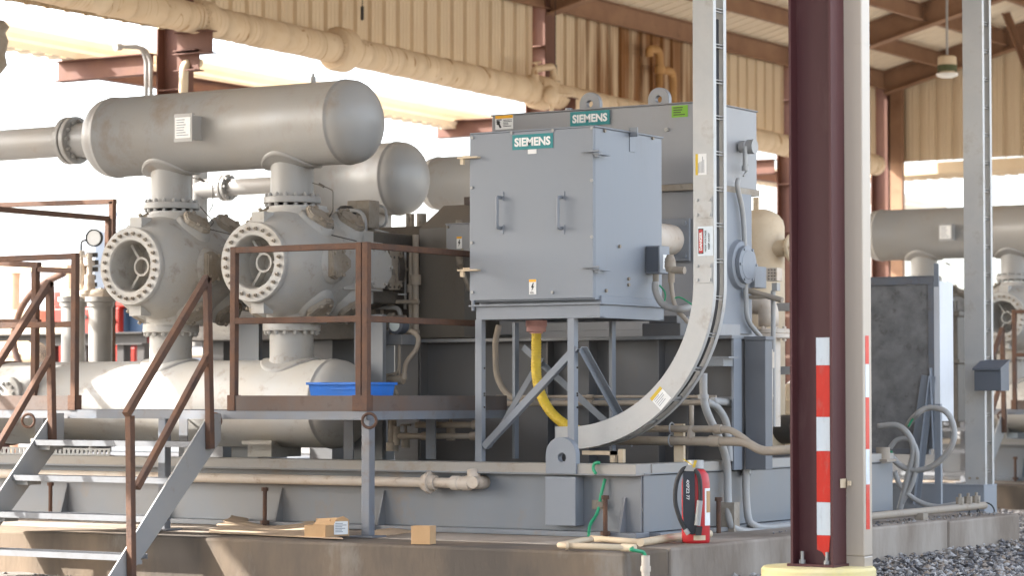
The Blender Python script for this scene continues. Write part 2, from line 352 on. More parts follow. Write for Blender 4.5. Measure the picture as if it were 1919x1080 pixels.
# ================================================================== SETTING
GZ = 0.13
def ground():
    mb = MB(); rnd = random.Random(3)
    def axis(c, a, b):
        v = [a]; x = a
        pts = [-900, -500, -250, -120, -70, -45] ; q = []
        return q
    xs = [-900, -400, -200, -100, -60, -40, -30] + [-24 + .6*i for i in range(61)] + [16, 22, 32, 50, 90, 180, 400, 900]
    ys = [-900, -400, -200, -100, -60, -40, -30, -24] + [-18 + .6*i for i in range(81)] + [34, 40, 52, 70, 110, 200, 400, 1200]
    for y in ys:
        for x in xs:
            near = abs(x+4) < 20 and abs(y-8) < 26
            mb.v.append(V(x, y, GZ + (rnd.uniform(-.03, .03) if near else 0)))
    n = len(xs)
    for j in range(len(ys)-1):
        for i in range(n-1): mb.f.append([j*n+i, j*n+i+1, (j+1)*n+i+1, (j+1)*n+i]); mb.s.append(True)
    solo('ground', mb, 'groundm', None, None, (0, 0, 0), kind='structure')
M['bounce_sand'] = mat('pale_bounce_sand', (.52, .48, .42), (.46, .42, .36), .95, scale=.5, amt=.6)
M['groundm'] = mat('sandy_gravel_ground', (.215, .195, .175), (.165, .15, .135), .95, scale=14, amt=.9, bump=.6, c3=(.27, .245, .215), s3=30, amt3=.7, spec=.15)
ground()
bounce_yd = MB().box(10.5, 240, -160, 300, GZ-.2, GZ+.06); solo('added_bounce_yard', bounce_yd, 'bounce_sand', None, None, (0, 0, 0), kind='structure')  # unseen pale ground added to bounce light in from the open side
def gravel():
    mb = MB(); rnd = random.Random(11)
    tpl = [V(1, 0, 0), V(0, 1, 0), V(-1, 0, 0), V(0, -1, 0), V(0, 0, 1), V(0, 0, -1)]
    tf = [(0, 1, 4), (1, 2, 4), (2, 3, 4), (3, 0, 4), (1, 0, 5), (2, 1, 5), (3, 2, 5), (0, 3, 5)]
    def stone(x, y, z, s):
        a = Matrix.Rotation(rnd.uniform(0, 6.28), 3, 'Z') @ Matrix.Rotation(rnd.uniform(-.6, .6), 3, 'X')
        sc = (s*rnd.uniform(.8, 1.5), s*rnd.uniform(.7, 1.1), s*rnd.uniform(.5, .9))
        mb.add([a @ V(t.x*sc[0]*rnd.uniform(.8, 1.2), t.y*sc[1]*rnd.uniform(.8, 1.2), t.z*sc[2]) + V(x, y, z) for t in tpl], tf)
    for (x0, x1, y0, y1, k) in ((.78, 2.6, -1.6, 6.5, 10500), (2.6, 5.5, 1.5, 12, 6500), (-2.5, 2.6, 6, 12.5, 7000), (-7.5, -2.6, -3.2, -1.58, 5200)):
        for _ in range(k):
            x, y = rnd.uniform(x0, x1), rnd.uniform(y0, y1)
            bank = .09*math.exp(-((x-.8)/.35)**2) if x > .7 and y < 5.5 else 0
            bank -= .035 if y < -1.5 and x < 0 else 0
            stone(x, y, GZ+bank*rnd.uniform(.3, 1)+rnd.uniform(-.005, .03), rnd.choice((.01, .014, .018, .022, .03)))
    for _ in range(260): stone(rnd.uniform(.45, .74), rnd.uniform(1, 5.2), .475, rnd.choice((.006, .009, .012)))
    solo('gravel', mb, 'gravelm', None, None, (0, 0, 0), kind='stuff')
gravel()

PT = 0.468
def plinth():
    t = thing('concrete_plinth', 'stained concrete plinth carrying the skid with the teal lettered cabinet and fire extinguisher', 'plinth', (-4, 1, 0))
    part('main_pour', MB().box(-9.5, .75, -.95, 3.82, -.1, PT), 'conc', t, .018)
    part('shade_toned_front', MB().box(-9.5, .735, -1.55, -.95, -.1, PT-.004), 'concshade', t, .02)  # separate strip so the front can carry the shade-darkened concrete
    return t
pl1 = plinth()
solo('concrete_block', MB().box(-1.2, .76, 3.835, 5.4, -.1, PT-.012), 'conc', 'pale concrete block at the far right end of the plinth, under the loose conduits', 'concrete block', (0, 4.5, 0), bevel=.015)

# yellow pier under the taped post
POST = V(2.2, -1.7, .44)
mb = MB().lathe((2.2, -1.7, -.05), EZ, [(0, .355), (.47, .355), (.487, .342), (.49, 0)], 56)
solo('concrete_pier', mb, 'yellow', 'round yellow painted concrete pier under the maroon post with striped tape', 'pier', (2.2, -1.7, 0))

# ================================================================== OPEN SHED
shed = thing('open_shed', 'open sided steel shed with maroon columns, brown purlins and cream ribbed cladding over the machines', 'shed', (-3.5, 8, 0))
XA, XB, RX = -9.2, 2.5, -3.4
ZE, SL = 6.98, .262
def zroof(x): return ZE + SL*(x-XA) if x <= RX else ZE + SL*(RX-XA) - SL*(x-RX)
COLY = [-24.5, -16.9, -9.3, -1.7, 5.9, 13.6, 21.2]; YB = 24.8  # near bays extended out of view to cut sky light on the fronts
def hcol(x, y, z0, z1, d, b, m, name='column'):
    mb = MB().ibeam((x, y, z0), (x, y, z1), d, b, .016, .011, up=EX)
    return part(name, mb, m, shed)
for y in COLY + [YB]:
    c = hcol(XA, y, 0, zroof(XA)-.05, .33, .24, 'maroonB')
    if 0 < y < 22:
        for z in (4.1, 4.85, 5.6, 6.2): part('stiffener', MB().box(XA-.15, XA+.15, y-.11, y-.008, z, z+.014), 'maroonB', c)
post = hcol(2.2, -1.7, .455, zroof(2.2)-.05, .29, .19, 'maroon')
bp = MB().box(2.04, 2.36, -1.82, -1.58, .432, .455)
part('base_plate', bp, 'maroon', post, .003)
ab = MB()
for (dx, dy) in ((-.085, -.055), (.085, -.055)):
    ab.hexes((2.2+dx, -1.7+dy, .455), EZ, 0, 1, .02, .022); ab.cyl((2.2+dx, -1.7+dy, .455), (2.2+dx, -1.7+dy, .53), .011, 10)
part('anchor_nut', ab, 'galv', post)
# striped tape on the web, from the photo: white 633-685, red -782, white -846, red -942, white -1004, red -1050
tz = lambda y: PY(1542, y, -1.71).z
def tape(y0, y1, m, tatter=False):
    z1, z0 = tz(y0), tz(y1); x0, x1 = PY(1530, 800, -1.71).x, PY(1555, 800, -1.71).x
    Y0 = -1.7075
    if not tatter: mb = MB().box(x0, x1, Y0-.002, Y0, z0, z1)
    else:
        pz = lambda k: z1-(z1-z0)*k
        mb = MB().ext([(x0, z1), (x0, pz(.62)), (x0+.035, pz(.72)), (x0+.065, pz(1)), (x1-.015, pz(.95)), (x1, z1)], V(0, Y0, 0), EX, EZ, -EY, .002)
    part('reflective_tape', mb, m, post)
for a, b, m in ((633, 685, 'tape_w'), (685.3, 782, 'tape_r'), (782.3, 846, 'tape_w'), (846.3, 942, 'tape_r'), (942.3, 1004, 'tape_w')): tape(a, b, m)
tape(1004.3, 1048, 'tape_r', True)
hcol(2.2, -9.3, .3, zroof(2.2)-.05, .29, .19, 'maroon')
# downspout beside the post
ds = MB(); dy0, dy1 = -1.60, -1.475; dx0 = PY(1574, 700, dy0).x; dx1 = PY(1618, 700, dy0).x
ds.box(dx0, dx1, dy0, dy1, .50, 8)
ds.ext([(dx0, .30), (dx1, .21), (dx1, .50), (dx0, .50)], V(0, dy0+.002, 0), EX, EZ, EY, dy1-dy0-.004)
dsp = part('downspout', ds, 'tan', shed, .008)
part('strap', MB().box(2.349, 2.352, -1.7, dy0, tz(915), tz(898)).box(2.352, dx0+.03, dy0-.02, dy0-.004, tz(915), tz(898)).box(2.37, 2.39, dy0-.04, dy0-.02, tz(911), tz(902)), 'cream', dsp, .002)
zz = lambda y: PX(1636, y, dx1).z
for a, b, m in ((630, 683, 'tape_r'), (683.3, 745, 'tape_w'), (745.3, 842, 'tape_r'), (842.3, 908, 'tape_w'), (908.3, 992, 'tape_r')):
    part('reflective_tape', MB().box(dx1, dx1+.002, dy0+.03, dy1-.045, zz(b), zz(a)), m, dsp)
part('seam', MB().box(dx0-.001, dx1+.001, dy0-.001, dy1+.001, tz(80)-.004, tz(80)), 'tan', dsp)

# cladding: ribbed sheet hung high on the back side (along Y) and on the far end (along X)
def ribbed(o, e1, out, length, z0, zt, pitch=.305):
    """profile runs along e1, ribs vertical, bulging towards 'out'; zt(t) gives the top height"""
    prof = []; t = 0
    while t < length:
        for d, h in ((0, 0), (.05, 0), (.062, .008), (.072, .008), (.084, 0), (.125, 0), (.137, .008), (.147, .008), (.159, 0), (.205, 0), (.222, -.045), (.283, -.045), (.30, 0)):
            if t+d <= length: prof.append((t+d, h))
        t += pitch
    mb = MB(); vs = []
    for t, h in prof:
        p = o+e1*t+out*h; vs += [V(p.x, p.y, z0), V(p.x, p.y, zt(t))]
    return mb.add(vs, [(2*i, 2*i+2, 2*i+3, 2*i+1) for i in range(len(prof)-1)])
ZW = 5.52
bays = sorted(COLY + [YB, -4.2])
for a, b in zip(bays, bays[1:]):
    mb = ribbed(V(XA-.02, a+.13, 0), EY, EX, b-a-.26, ZW if a > -9 and a != -9.3 else 6.02, lambda t: zroof(XA)-.02)  # unseen near panels hung higher so sun reaches the plinth front
    wp = part('wall_panel', mb, 'clad', shed)
mb = ribbed(V(XA+.12, YB+.05, 0), EX, -EY, 11.6, PY(1700, 303, YB).z, lambda t: zroof(XA+.12+t)-.03)
part('wall_panel', mb, 'clad', shed)
# roof sheets, ribs running up the slope
def roof(xa, xb):
    mb = MB(); prof = []; y = -24.8
    while y < YB+.3:
        for d, h in ((0, 0), (.10, 0), (.115, .01), (.13, 0), (.21, 0), (.235, .035), (.275, .035)): prof.append((y+d, h))
        y += .305
    vs = []
    for y, h in prof: vs += [V(xa, y, zroof(xa)+h), V(xb, y, zroof(xb)+h)]
    return mb.add(vs, [(2*i, 2*i+2, 2*i+3, 2*i+1) for i in range(len(prof)-1)])
XE = XA-.35
zroof_e = lambda x: zroof(x)
part('roof_panel', roof(XE, RX), 'pan', shed); part('roof_panel', roof(RX, XB), 'pan', shed)
for i, x in enumerate((XA+.13, -8.02, -6.9, -5.75, -4.6, -3.5, -2.3, -1.15, 0, 1.1, 2.1)):
    mb = MB().chan((x, -24.5, zroof(x)-.16), (x, YB, zroof(x)-.16), .30 if i == 0 else .25, .085, .012, flip=1)
    part('purlin', mb, 'beam', shed)
for y in COLY + [YB-.2]:
    mb = MB()
    for xa, xb in ((XA+.1, RX), (RX, 2.2)):
        mb.ibeam((xa, y, zroof(xa)-.205), (xb, y, zroof(xb)-.205), .37, .2, .018, .011)
    part('rafter', mb, 'beam' if y > 0 else 'maroonB', shed)
mb = MB().ang(PY(1856, -40, 23.6), PY(1935, 165, 23.6), .11, .012)
part('brace', mb, 'beam', shed)
mb = MB().box(XA+.2, XA+.42, YB-.12, YB-.02, 0, 6.9); part('girt', mb, 'beam', shed)
# brackets that carry the wrapped pipe and the outside duct
for y in (-1.7, 5.75, 13.45, 21.05):
    zb = PX(155, 128, -10.3).z
    b = MB().ibeam((-10.75, y-.02, zb), (XA-.17, y-.02, zb), .23, .16, .012, .009)
    b.ibeam((XA+.17, y-.02, zb), (XA+.48, y-.02, zb), .23, .16, .012, .009)
    b.ibeam((-10.2, y-.02, zb-.02), (-10.2, y+3, zb-.02), .18, .12, .01, .008)
    part('bracket', b, 'maroonB', shed)
    zc = PX(360, 76, -8.7).z
    part('pipe_bracket', MB().ibeam((XA+.17, y-.02, zc), (XA+.66, y-.02, zc), .25, .16, .012, .009), 'maroonB', shed)

# outside cream duct below the wall sheet, and the matching one on the far end
def trough(p, q, d):
    m = MB(); h = d
    m.sec(p, q, [(-h*.6, h*.5), (-h*.6, -h*.25), (-h*.35, -h*.5), (h*.35, -h*.5), (h*.5, -h*.25), (h*.44, -h*.1), (h*.5, .02), (h*.5, h*.3), (h*.36, h*.5)])
    return m
p0, p1 = PX(100, 83, -10.55), PX(850, 222, -10.55)
dd = (p1-p0).normalized()
mb = trough(p0-dd*6, p1+dd*17, .27)
for i in range(150):
    q = p0-dd*6+dd*(i*.24); mb.box(q.x-.10, q.x+.10, q.y, q.y+.1, q.z-.155, q.z-.136)
solo('gutter', mb, 'gut', 'long cream sheet metal gutter outside the left wall, resting on maroon brackets in full sun', 'gutter', p0)
p0, p1 = PY(1650, 326, 25.6), PY(1910, 311, 25.6); dd = (p1-p0).normalized()
mb = trough(p1+dd*6, p0-dd*1.2, .27)
for i in range(45):
    q = p0+dd*(i*.24); mb.box(q.x, q.x+.1, q.y-.1, q.y+.1, q.z-.15, q.z-.134)
solo('gutter', mb, 'cream', 'cream gutter across the far end wall, above the distant compressor bottle', 'gutter', p0)

# big wrapped pipe along the back wall
p0, p1 = PX(300, 20, -8.78), PX(1450, 268, -8.78); dd = (p1-p0).normalized()
ins = thing('insulated_pipe', 'thick cream wrapped pipe with brown stained seams running under the high wall cladding', 'pipe', p0)
along_end = (PX(1635, 300, -8.78)-p0).length; rnd = random.Random(5); prof = []; t = -9.0; r0 = .166
while t < along_end:
    seam = t+rnd.uniform(.18, .5); k = rnd.uniform(0, .012)
    prof += [(t, r0+k), ((t+seam)/2, r0+k*.4+rnd.uniform(-.003, .006)), (seam-.02, r0+rnd.uniform(-.002, .004)), (seam-.008, r0-.007)]
    t = seam
def at(t): return p0+dd*t
part('pipe', MB().lathe(p0, dd, prof, 28, sharp=False), 'ins', ins)
def along(px_): # distance along the pipe for an image column
    best = min((abs((lambda q: 959.5+FPX*q.dot(RT)/q.dot(FW))(at(s*.05)-CAM)-px_), s*.05) for s in range(-150, 450)); return best[1]
for px_, rr, ww in ((382, .215, .2), (640, .262, .26), (1012, .225, .30)):
    s = along(px_)
    pr = [(s-ww/2-.04, r0), (s-ww/2-.02, rr*.9), (s-ww/2+.03, rr), (s+ww*.3, rr*.99), (s+ww*.5, rr*.88), (s+ww*.5+.05, r0)]
    f = part('flange_wrap', MB().lathe(p0, dd, pr, 28, sharp=False), 'ins', ins)
    rope = MB().torus(at(s-ww/2-.015), dd, rr*.86, .012, 26, 6)
    a = dd.cross(EZ).normalized(); b = dd.cross(a)
    for i in range(24):
        th = 2*math.pi*i/24; u = a*math.cos(th)+b*math.sin(th)
        rope.tube([at(s-ww/2-.045)+u*r0, at(s-ww/2+.0)+u*rr*.95], .009, 5)
    part('lacing', rope, 'ins', f)
# valve tree on the pipe
vt = MB(); g = lambda x, y, X=-8.72: PX(x, y, X)
vt.tube(fil([g(1001, 152), g(1001, 130), g(1036, 124), g(1039, 160)], .06), .045, 10)
vt.cyl(g(1000, 152), g(1000, 140), .07, 16); vt.cyl(g(1040, 152), g(1040, 143), .075, 16); vt.cyl(g(1040, 165), g(1040, 155), .06, 16)
vt.cyl(g(997, 118), g(1014, 116), .012, 8); vt.cyl(g(1005, 130), g(1005, 117), .02, 8)
vt.lathe(g(1033, 178, -8.55), EX, [(-.1, 0), (-.1, .03), (-.06, .1), (0, .13), (.06, .1), (.1, .03), (.1, 0)], 20, sharp=False)
vt.cyl(g(1033, 190, -8.55), g(1034, 212, -8.55), .03, 10); vt.tube([g(1033, 176, -8.55), g(1070, 178, -8.5)], .025, 8)
part('valve', vt, 'ins', ins)

# hooked brown vent pipe in front of the stained cladding
h = lambda x, y: PX(x, y, -8.95)
mb = MB().tube(fil([h(1217, 106), h(1216, 92), h(1236, 92), h(1236, 131), h(1261, 133), h(1261, 215)], .14, 8), .058, 14)
mb.tube([h(1236, 131), h(1234, 230)], .05, 12); mb.cyl(h(1236, 124), h(1236, 138), .075, 14)
solo('vent_pipe', mb, 'brownpipe', 'hooked brown vent pipe against the oil stained cladding behind the motor', 'vent pipe', h(1236, 230))
# hanging lamp
lc = PD(1775, 118, 37)
lamp = thing('pendant_lamp', 'high bay lamp with clear lens hanging from the shed roof at upper right', 'lamp', lc)
part('cord', MB().cyl(lc+V(0, 0, .12), lc+V(0, 0, 1.6), .018, 8).cyl(lc+V(0, 0, 1.4), lc+V(0, 0, 1.62), .05, 10), 'galv', lamp)
part('ballast_housing', MB().lathe(lc+V(0, 0, .1), -EZ, [(0, 0), (0, .1), (.02, .13), (.12, .135), (.14, .115), (.24, .11), (.25, .15)], 24), 'cream', lamp)
part('band', MB().lathe(lc+V(0, 0, -.03), -EZ, [(0, .12), (.002, .137), (.09, .137), (.092, .12)], 24), 'olive', lamp)
part('lens', MB().lathe(lc+V(0, 0, -.15), -EZ, [(0, .155), (.03, .15), (.055, .08), (.06, 0)], 24, sharp=False), 'lens', lamp)
# thin hanging sensor rods by the cladding
for (x, ya, yb, lab) in ((679, -30, 38, 'thin black rod hanging high in front of the left wall cladding'), (1041, -20, 145, 'thin dark cable hanging beside the middle back column')):
    q0, q1 = PX(x, ya, -8.9), PX(x, yb, -8.9)
    solo('hanging_rod', MB().cyl(q0, q1, .006, 6).cyl(q1+(q0-q1)*.02, q1+V(0, 0, .17), .02, 8), 'blk', lab, 'rod', q1)
# ================================================================== FIRST COMPRESSOR UNIT
ZT = 1.0                                               # skid top
def tri_gusset(mb, x, y, z0, h, d, t, sgn=-1):
    mb.ext([(0, 0), (sgn*d, 0), (sgn*d*.12, h), (0, h)], V(x, y, z0), EY, EZ, EX, t)
def make_skid():
    s = thing('skid', 'long grey welded steel skid with rusty anchor bolts under the near compressor', 'skid', (-3, 1, PT))
    f = MB()
    tf = MB().box(-9.2, 0, -.10, .12, .918, ZT).box(-.15, .012, .12, 4.4, .925, ZT); part('top_flange', tf, 'flange', s, .004)
    f.box(-9.2, -.012, 0, .014, PT+.04, .918); f.box(-9.2, 0, -.10, .1, PT+.002, PT+.04)
    f.box(-.014, 0, .014, 4.4, PT+.04, .918); f.box(-.1, .09, 0.1, 4.4, PT+.002, PT+.035)
    f.box(-9.2, -.15, 4.28, 4.4, .92, ZT); f.box(-9.2, -.1, 4.38, 4.4, PT, .92)
    part('frame', f, 'skid', s, .004)
    part('lip', MB().box(-9.2, -.0, -.106, -.1, .918, .930).box(.012, .016, .0, 4.4, .925, .934), 'skid', s)
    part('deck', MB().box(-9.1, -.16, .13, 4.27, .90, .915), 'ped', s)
    for px_ in (118, 303, 520, 712):
        x = PY(px_, 960, -.05).x; g = MB(); tri_gusset(g, x, -.001, PT+.041, .26, .095, .014); part('gusset', g, 'skid', s)
    for px_ in (95, 497, 693, 1135):
        x = PY(px_, 960, -.13).x; b = MB().cyl((x, -.135, PT), (x, -.135, PT+.31), .017, 10)
        b.hexes((x, -.135, PT+.02), EZ, 0, 1, .036, .03); b.hexes((x, -.135, PT+.28), EZ, 0, 1, .028, .028)
        part('anchor_bolt', b, 'rust', s)
    return s
skid = make_skid()
x = PY(1163, 950, -.05).x; g = MB(); tri_gusset(g, x, -.001, PT+.041, .25, .095, .02); part('gusset', g, 'skid', skid)
y = PX(1340, 960, .1).y; b = MB().cyl((.13, y, PT), (.13, y, PT+.26), .018, 10); b.hexes((.13, y, PT+.24), EZ, 0, 1, .028, .028); part('anchor_bolt', b, 'rust', skid)
g = MB().ext([(0, 0), (.1, 0), (.012, .28), (0, .28)], V(.001, y-.14, PT+.04), EX, EZ, EY, .015); part('gusset', g, 'skid', skid)
# lifting lug
lx0, lx1 = PY(1022, 900, -.12).x, PY(1079, 900, -.12).x; lw = (lx1-lx0)/2; lxc = (lx0+lx1)/2; lzt = PY(1052, 820, -.12).z
outl = [(lw*math.cos(a), lzt-lw-0+lw*math.sin(a)) for a in [math.pi*i/20 for i in range(21)]]
outl += [(-lw, lzt-lw-.03*i) for i in range(1, 5)] + [(-lw, .925), (-lw*.5, .925), (0, .925), (lw*.5, .925), (lw, .925)] + [(lw, lzt-lw-.03*i) for i in (4, 3, 2, 1)]
hc = (.01, lzt-lw-.02)
part('lifting_lug', MB().plate_hole(outl, hc, .034, V(lxc, -.118, 0), EX, EZ, EY, .06), 'siem', skid, .004)
part('lug_plate', MB().box(lx0, lx1, -.125, -.002, PY(1050, 986, -.12).z, .905), 'siem', skid, .004)

def bottle(o, axis, L, r, dome=.62):
    """vessel with two elliptical heads and raised weld beads, from o along axis"""
    d = r*dome; pr = []
    for i in range(9): a = math.pi/2*i/8; pr.append((d-d*math.cos(a), r*math.sin(a)))
    def bead(t): return [(t, r), (t+.003, r+.008), (t+.02, r+.008), (t+.024, r)]
    pr += bead(d+.03)+[(L*.5, r)]+bead(L-d-.06)
    for i in range(9): a = math.pi/2*(1-i/8); pr.append((L-d+d*math.cos(a), r*math.sin(a)))
    return MB().lathe(o, axis, pr, 56, sharp=False)
NX = (-4.83, -3.57); YN = .55
def pad_ring(mb, c, axis_z, r0, r1, rt):               # saddle reinforcement ring where a nozzle meets the vessel (vessel axis along x)
    n = 48
    def ring(r, k):
        o = []
        for i in range(n):
            a = 2*math.pi*i/n; x, y = r*math.cos(a), r*math.sin(a); o.append(c+V(x, y, axis_z*math.sqrt(max((rt+k)**2-y*y, 0))))
        return o
    for (ra, ka), (rb, kb) in (((r0, .02), (r1, .018)), ((r1, .018), (r1+.006, .012)), ((r1+.006, .012), (r1+.006, -.01))):
        mb.add(ring(ra, ka)+ring(rb, kb), [(i, (i+1) % n, n+(i+1) % n, n+i) for i in range(n)], True)
def make_suction():
    zc, r = 3.695, .338
    s = thing('suction_bottle', 'large grey horizontal pulsation bottle with a nameplate, on top of the two near cylinders', 'pressure vessel', (-4.2, YN, 3.1))
    part('shell', bottle((-5.68, YN, zc), EX, 2.92, r), 'gray', s)
    for x in NX:
        m = MB().lathe((x, YN, 3.02), EZ, [(.06, .175), (.36, .175), (.40, .18), (.52, .20)], 40, sharp=False)
        pad_ring(m, V(x, YN, zc), -1, .172, .245, r)
        n = part('nozzle', m, 'gray', s)
        part('flange', MB().flange((x, YN, 3.055), EZ, .235, .055, .17, 16, .018), 'gray', n)
    bx = PY(360, 238, .2).x; by = YN-r-.13; bz = PY(360, 238, by).z
    nb = part('nameplate_bracket', MB().box(bx-.095, bx+.095, by, by+.012, bz-.115, bz+.115).box(bx-.085, bx+.085, by+.012, by+.05, bz+.105, bz+.113).box(bx+.075, bx+.083, by+.012, by+.2, bz-.1, bz+.1), 'gray', s)
    part('nameplate', MB().box(bx-.078, bx+.078, by-.003, by, bz-.085, bz+.085), 'white', nb)
    part('plate_print', lines_mb(V(bx, by-.0005, bz+.065), EX, EZ, .13, 7, .007, .021, 4, .0045), 'print', nb)
    px_ = PY(587, 150, YN).x
    part('vent_plug', MB().cyl((px_, YN, zc+r-.01), (px_, YN, zc+r+.05), .022, 12).hexes((px_, YN, zc+r+.045), EZ, 0, 1, .014, .03, side=4), 'gray', s)
    return s
suction = make_suction()
def make_discharge():
    zc, r = 1.43, .355
    s = thing('discharge_bottle', 'pale grey horizontal bottle low on the skid behind the stair landing, with patches of sun', 'pressure vessel', (-4.7, YN, ZT))
    part('shell', bottle((-6.9, YN, zc), EX, 4.02, r), 'cast', s)
    for x in (-4.83, -3.57):
        m = MB().lathe((x, YN, 1.62), EZ, [(.0, .21), (.12, .19), (.18, .178), (.42, .178)], 40, sharp=False); pad_ring(m, V(x, YN, zc), 1, .172, .245, r)
        n = part('nozzle', m, 'cast', s)
        part('flange', MB().flange((x, YN, 2.02), EZ, .235, .075, .17, 16, .019), 'cast', n)
    for x in (-3.72, -6.0):
        part('saddle', MB().box(x-.14, x+.1, YN-.2, YN+.2, ZT, 1.14).box(x-.17, x+.13, YN-.24, YN+.24, 1.10, 1.13), 'cast', s)
    q = PY(8, 738, .15); part('blind_flange', MB().flange((q.x, .22, q.z), -EY, .15, .05, 0, 10, .017).cyl((q.x, .22, q.z), (q.x, .4, q.z), .1), 'cast', s)
    part('band', MB().lathe((-6.66, YN, zc), EX, [(0, r), (0, r+.015), (.045, r+.015), (.045, r)], 48), 'rust', s)
    return s
discharge = make_discharge()

def poly_n(n, rx, rz, a0=0): return [(rx*math.cos(a0+2*math.pi*i/n), rz*math.sin(a0+2*math.pi*i/n)) for i in range(n)]
def cylinder_body(par, X, Yf, Z, s):
    AX = EY*s; P = lambda a, b, c: V(X+a, Yf+s*b, Z+c)
    body = MB().lathe(P(0, 0, 0), AX, [(.055, .305), (.07, .325), (.14, .365), (.24, .41), (.38, .43), (.60, .43), (.80, .42), (.98, .39), (1.08, .34), (1.12, .30), (1.3, .30)], 64, sharp=False)
    for sg in (1, -1):                                 # necks up and down to the bottle nozzles
        body.lathe(P(0, .60, 0), EZ*sg, [(.20, .36), (.34, .31), (.40, .262), (.445, .25), (.455, .236), (.475, .236)], 44, sharp=False)
        body.ext(poly_n(4, .062*1.414, .062*1.414, math.pi/4), P(0, .13, sg*.27), EX, EY, EZ*sg, .135)
    for b in (.5, .93):
        for a in (0, 52, 128, 180, 232, 308):
            if b > .9 and a in (0, 180): continue
            d = V(math.cos(R(a)), 0, math.sin(R(a)))
            body.lathe(P(0, b, 0)+d*.18, d, [(0, .20), (.16, .19), (.215, .165), (.275, .15), (.28, 0)], 32, sharp=False)
    body.box(X-.27, X+.27, Yf+s*.62, Yf+s*1.28, Z+.20, Z+.30); body.box(X-.27, X+.27, Yf+s*.62, Yf+s*1.28, Z-.30, Z-.20)
    body.box(X+.30, X+.385, Yf+s*.70, Yf+s*1.25, Z-.20, Z+.20); body.box(X-.385, X-.30, Yf+s*.70, Yf+s*1.25, Z-.20, Z+.20)
    cy = part('cylinder', body, 'cast', par)
    hd = MB().lathe(P(0, 0, 0), AX, [(.055, .312), (.045, .322), (.012, .322), (0, .314), (0, .219), (.012, .21), (.22, .20), (.30, .17), (.30, .0)], 64)
    part('head_flange', hd, 'cast', cy)
    for i in range(24 if s > 0 else 0):
        a = 2*math.pi*(i+.5)/24; d = V(math.cos(a), 0, math.sin(a))*.268
        part('head_bolt', MB().hexes(P(0, 0, 0)+d, -AX, 0, 1, .0165, .017).hexes(P(0, .01, 0)+d, -AX, 0, 1, .008, .045), 'cover', cy)
    sp = MB().lathe(P(.02, .12, 0), AX, [(.09, .062), (0, .062), (0, .08), (.09, .08)], 32)
    for a in (60, 180+0, 300) if s < 0 else (118, 242, 0):
        d = V(math.cos(R(a)), 0, math.sin(R(a))); sp.bar(P(.02, .165, 0)+d*.075, P(0, .165, 0)+d*.205, .022, .07, up=AX)
    part('spider', sp, 'cast', cy)
    for b in (.5, .93):                                # valve covers
        for a in (0, 52, 128, 180, 232, 308):
            if b > .9 and a in (0, 180): continue
            d = V(math.cos(R(a)), 0, math.sin(R(a))); e1 = AX; e2 = d.cross(e1); c = P(0, b, 0)+d*.458
            m = MB()
            pl = [(-.125, -.02), (-.125, .02), (-.05, .125), (.0, .135), (.05, .125), (.125, .02), (.125, -.02), (.05, -.125), (0, -.135), (-.05, -.125)]
            if a in (0, 180): pl = [(-.11, -.11), (-.11, .11), (-.04, .13), (.03, .10), (.15, .03), (.15, -.03), (.03, -.10), (-.04, -.13)]
            m.ext(pl, c, e1, e2, d, .032)
            m.ext([(p[0]*.93, p[1]*.93) for p in pl], c+d*.032, e1, e2, d, .012)
            for p in ((-.08, .075), (-.08, -.075), (.09, 0), (.03, .09), (.03, -.09)): m.hexes(c+e1*p[0]*.95+e2*p[1]*1.05+d*.04, d, 0, 1, .017, .022)
            part('valve_cover', m, 'cover', cy)
    gd = MB().lathe(P(0, 0, 0), AX, [(1.22, .30), (1.25, .33), (1.30, .33), (1.33, .28), (1.55, .28), (1.58, .33), (1.66, .33)], 40)
    gd.box(X-.24, X+.24, Yf+s*1.28, Yf+s*1.9, Z-.27, Z+.27)
    part('crosshead_guide', gd, 'castdark', cy)
    for y, m_ in ((1.16, 'cast'), (1.52, 'cover')):
        m = MB().ext(poly_n(8, .19, .19, math.pi/8), P(.385 if y < 1.3 else .285, y, 0), AX, EZ, EX, .03)
        m.hexes(P(.415 if y < 1.3 else .315, y, 0), EX, .16, 6, .015, .018)
        part('side_cover', m, m_, cy)
    return cy
YC = 2.42
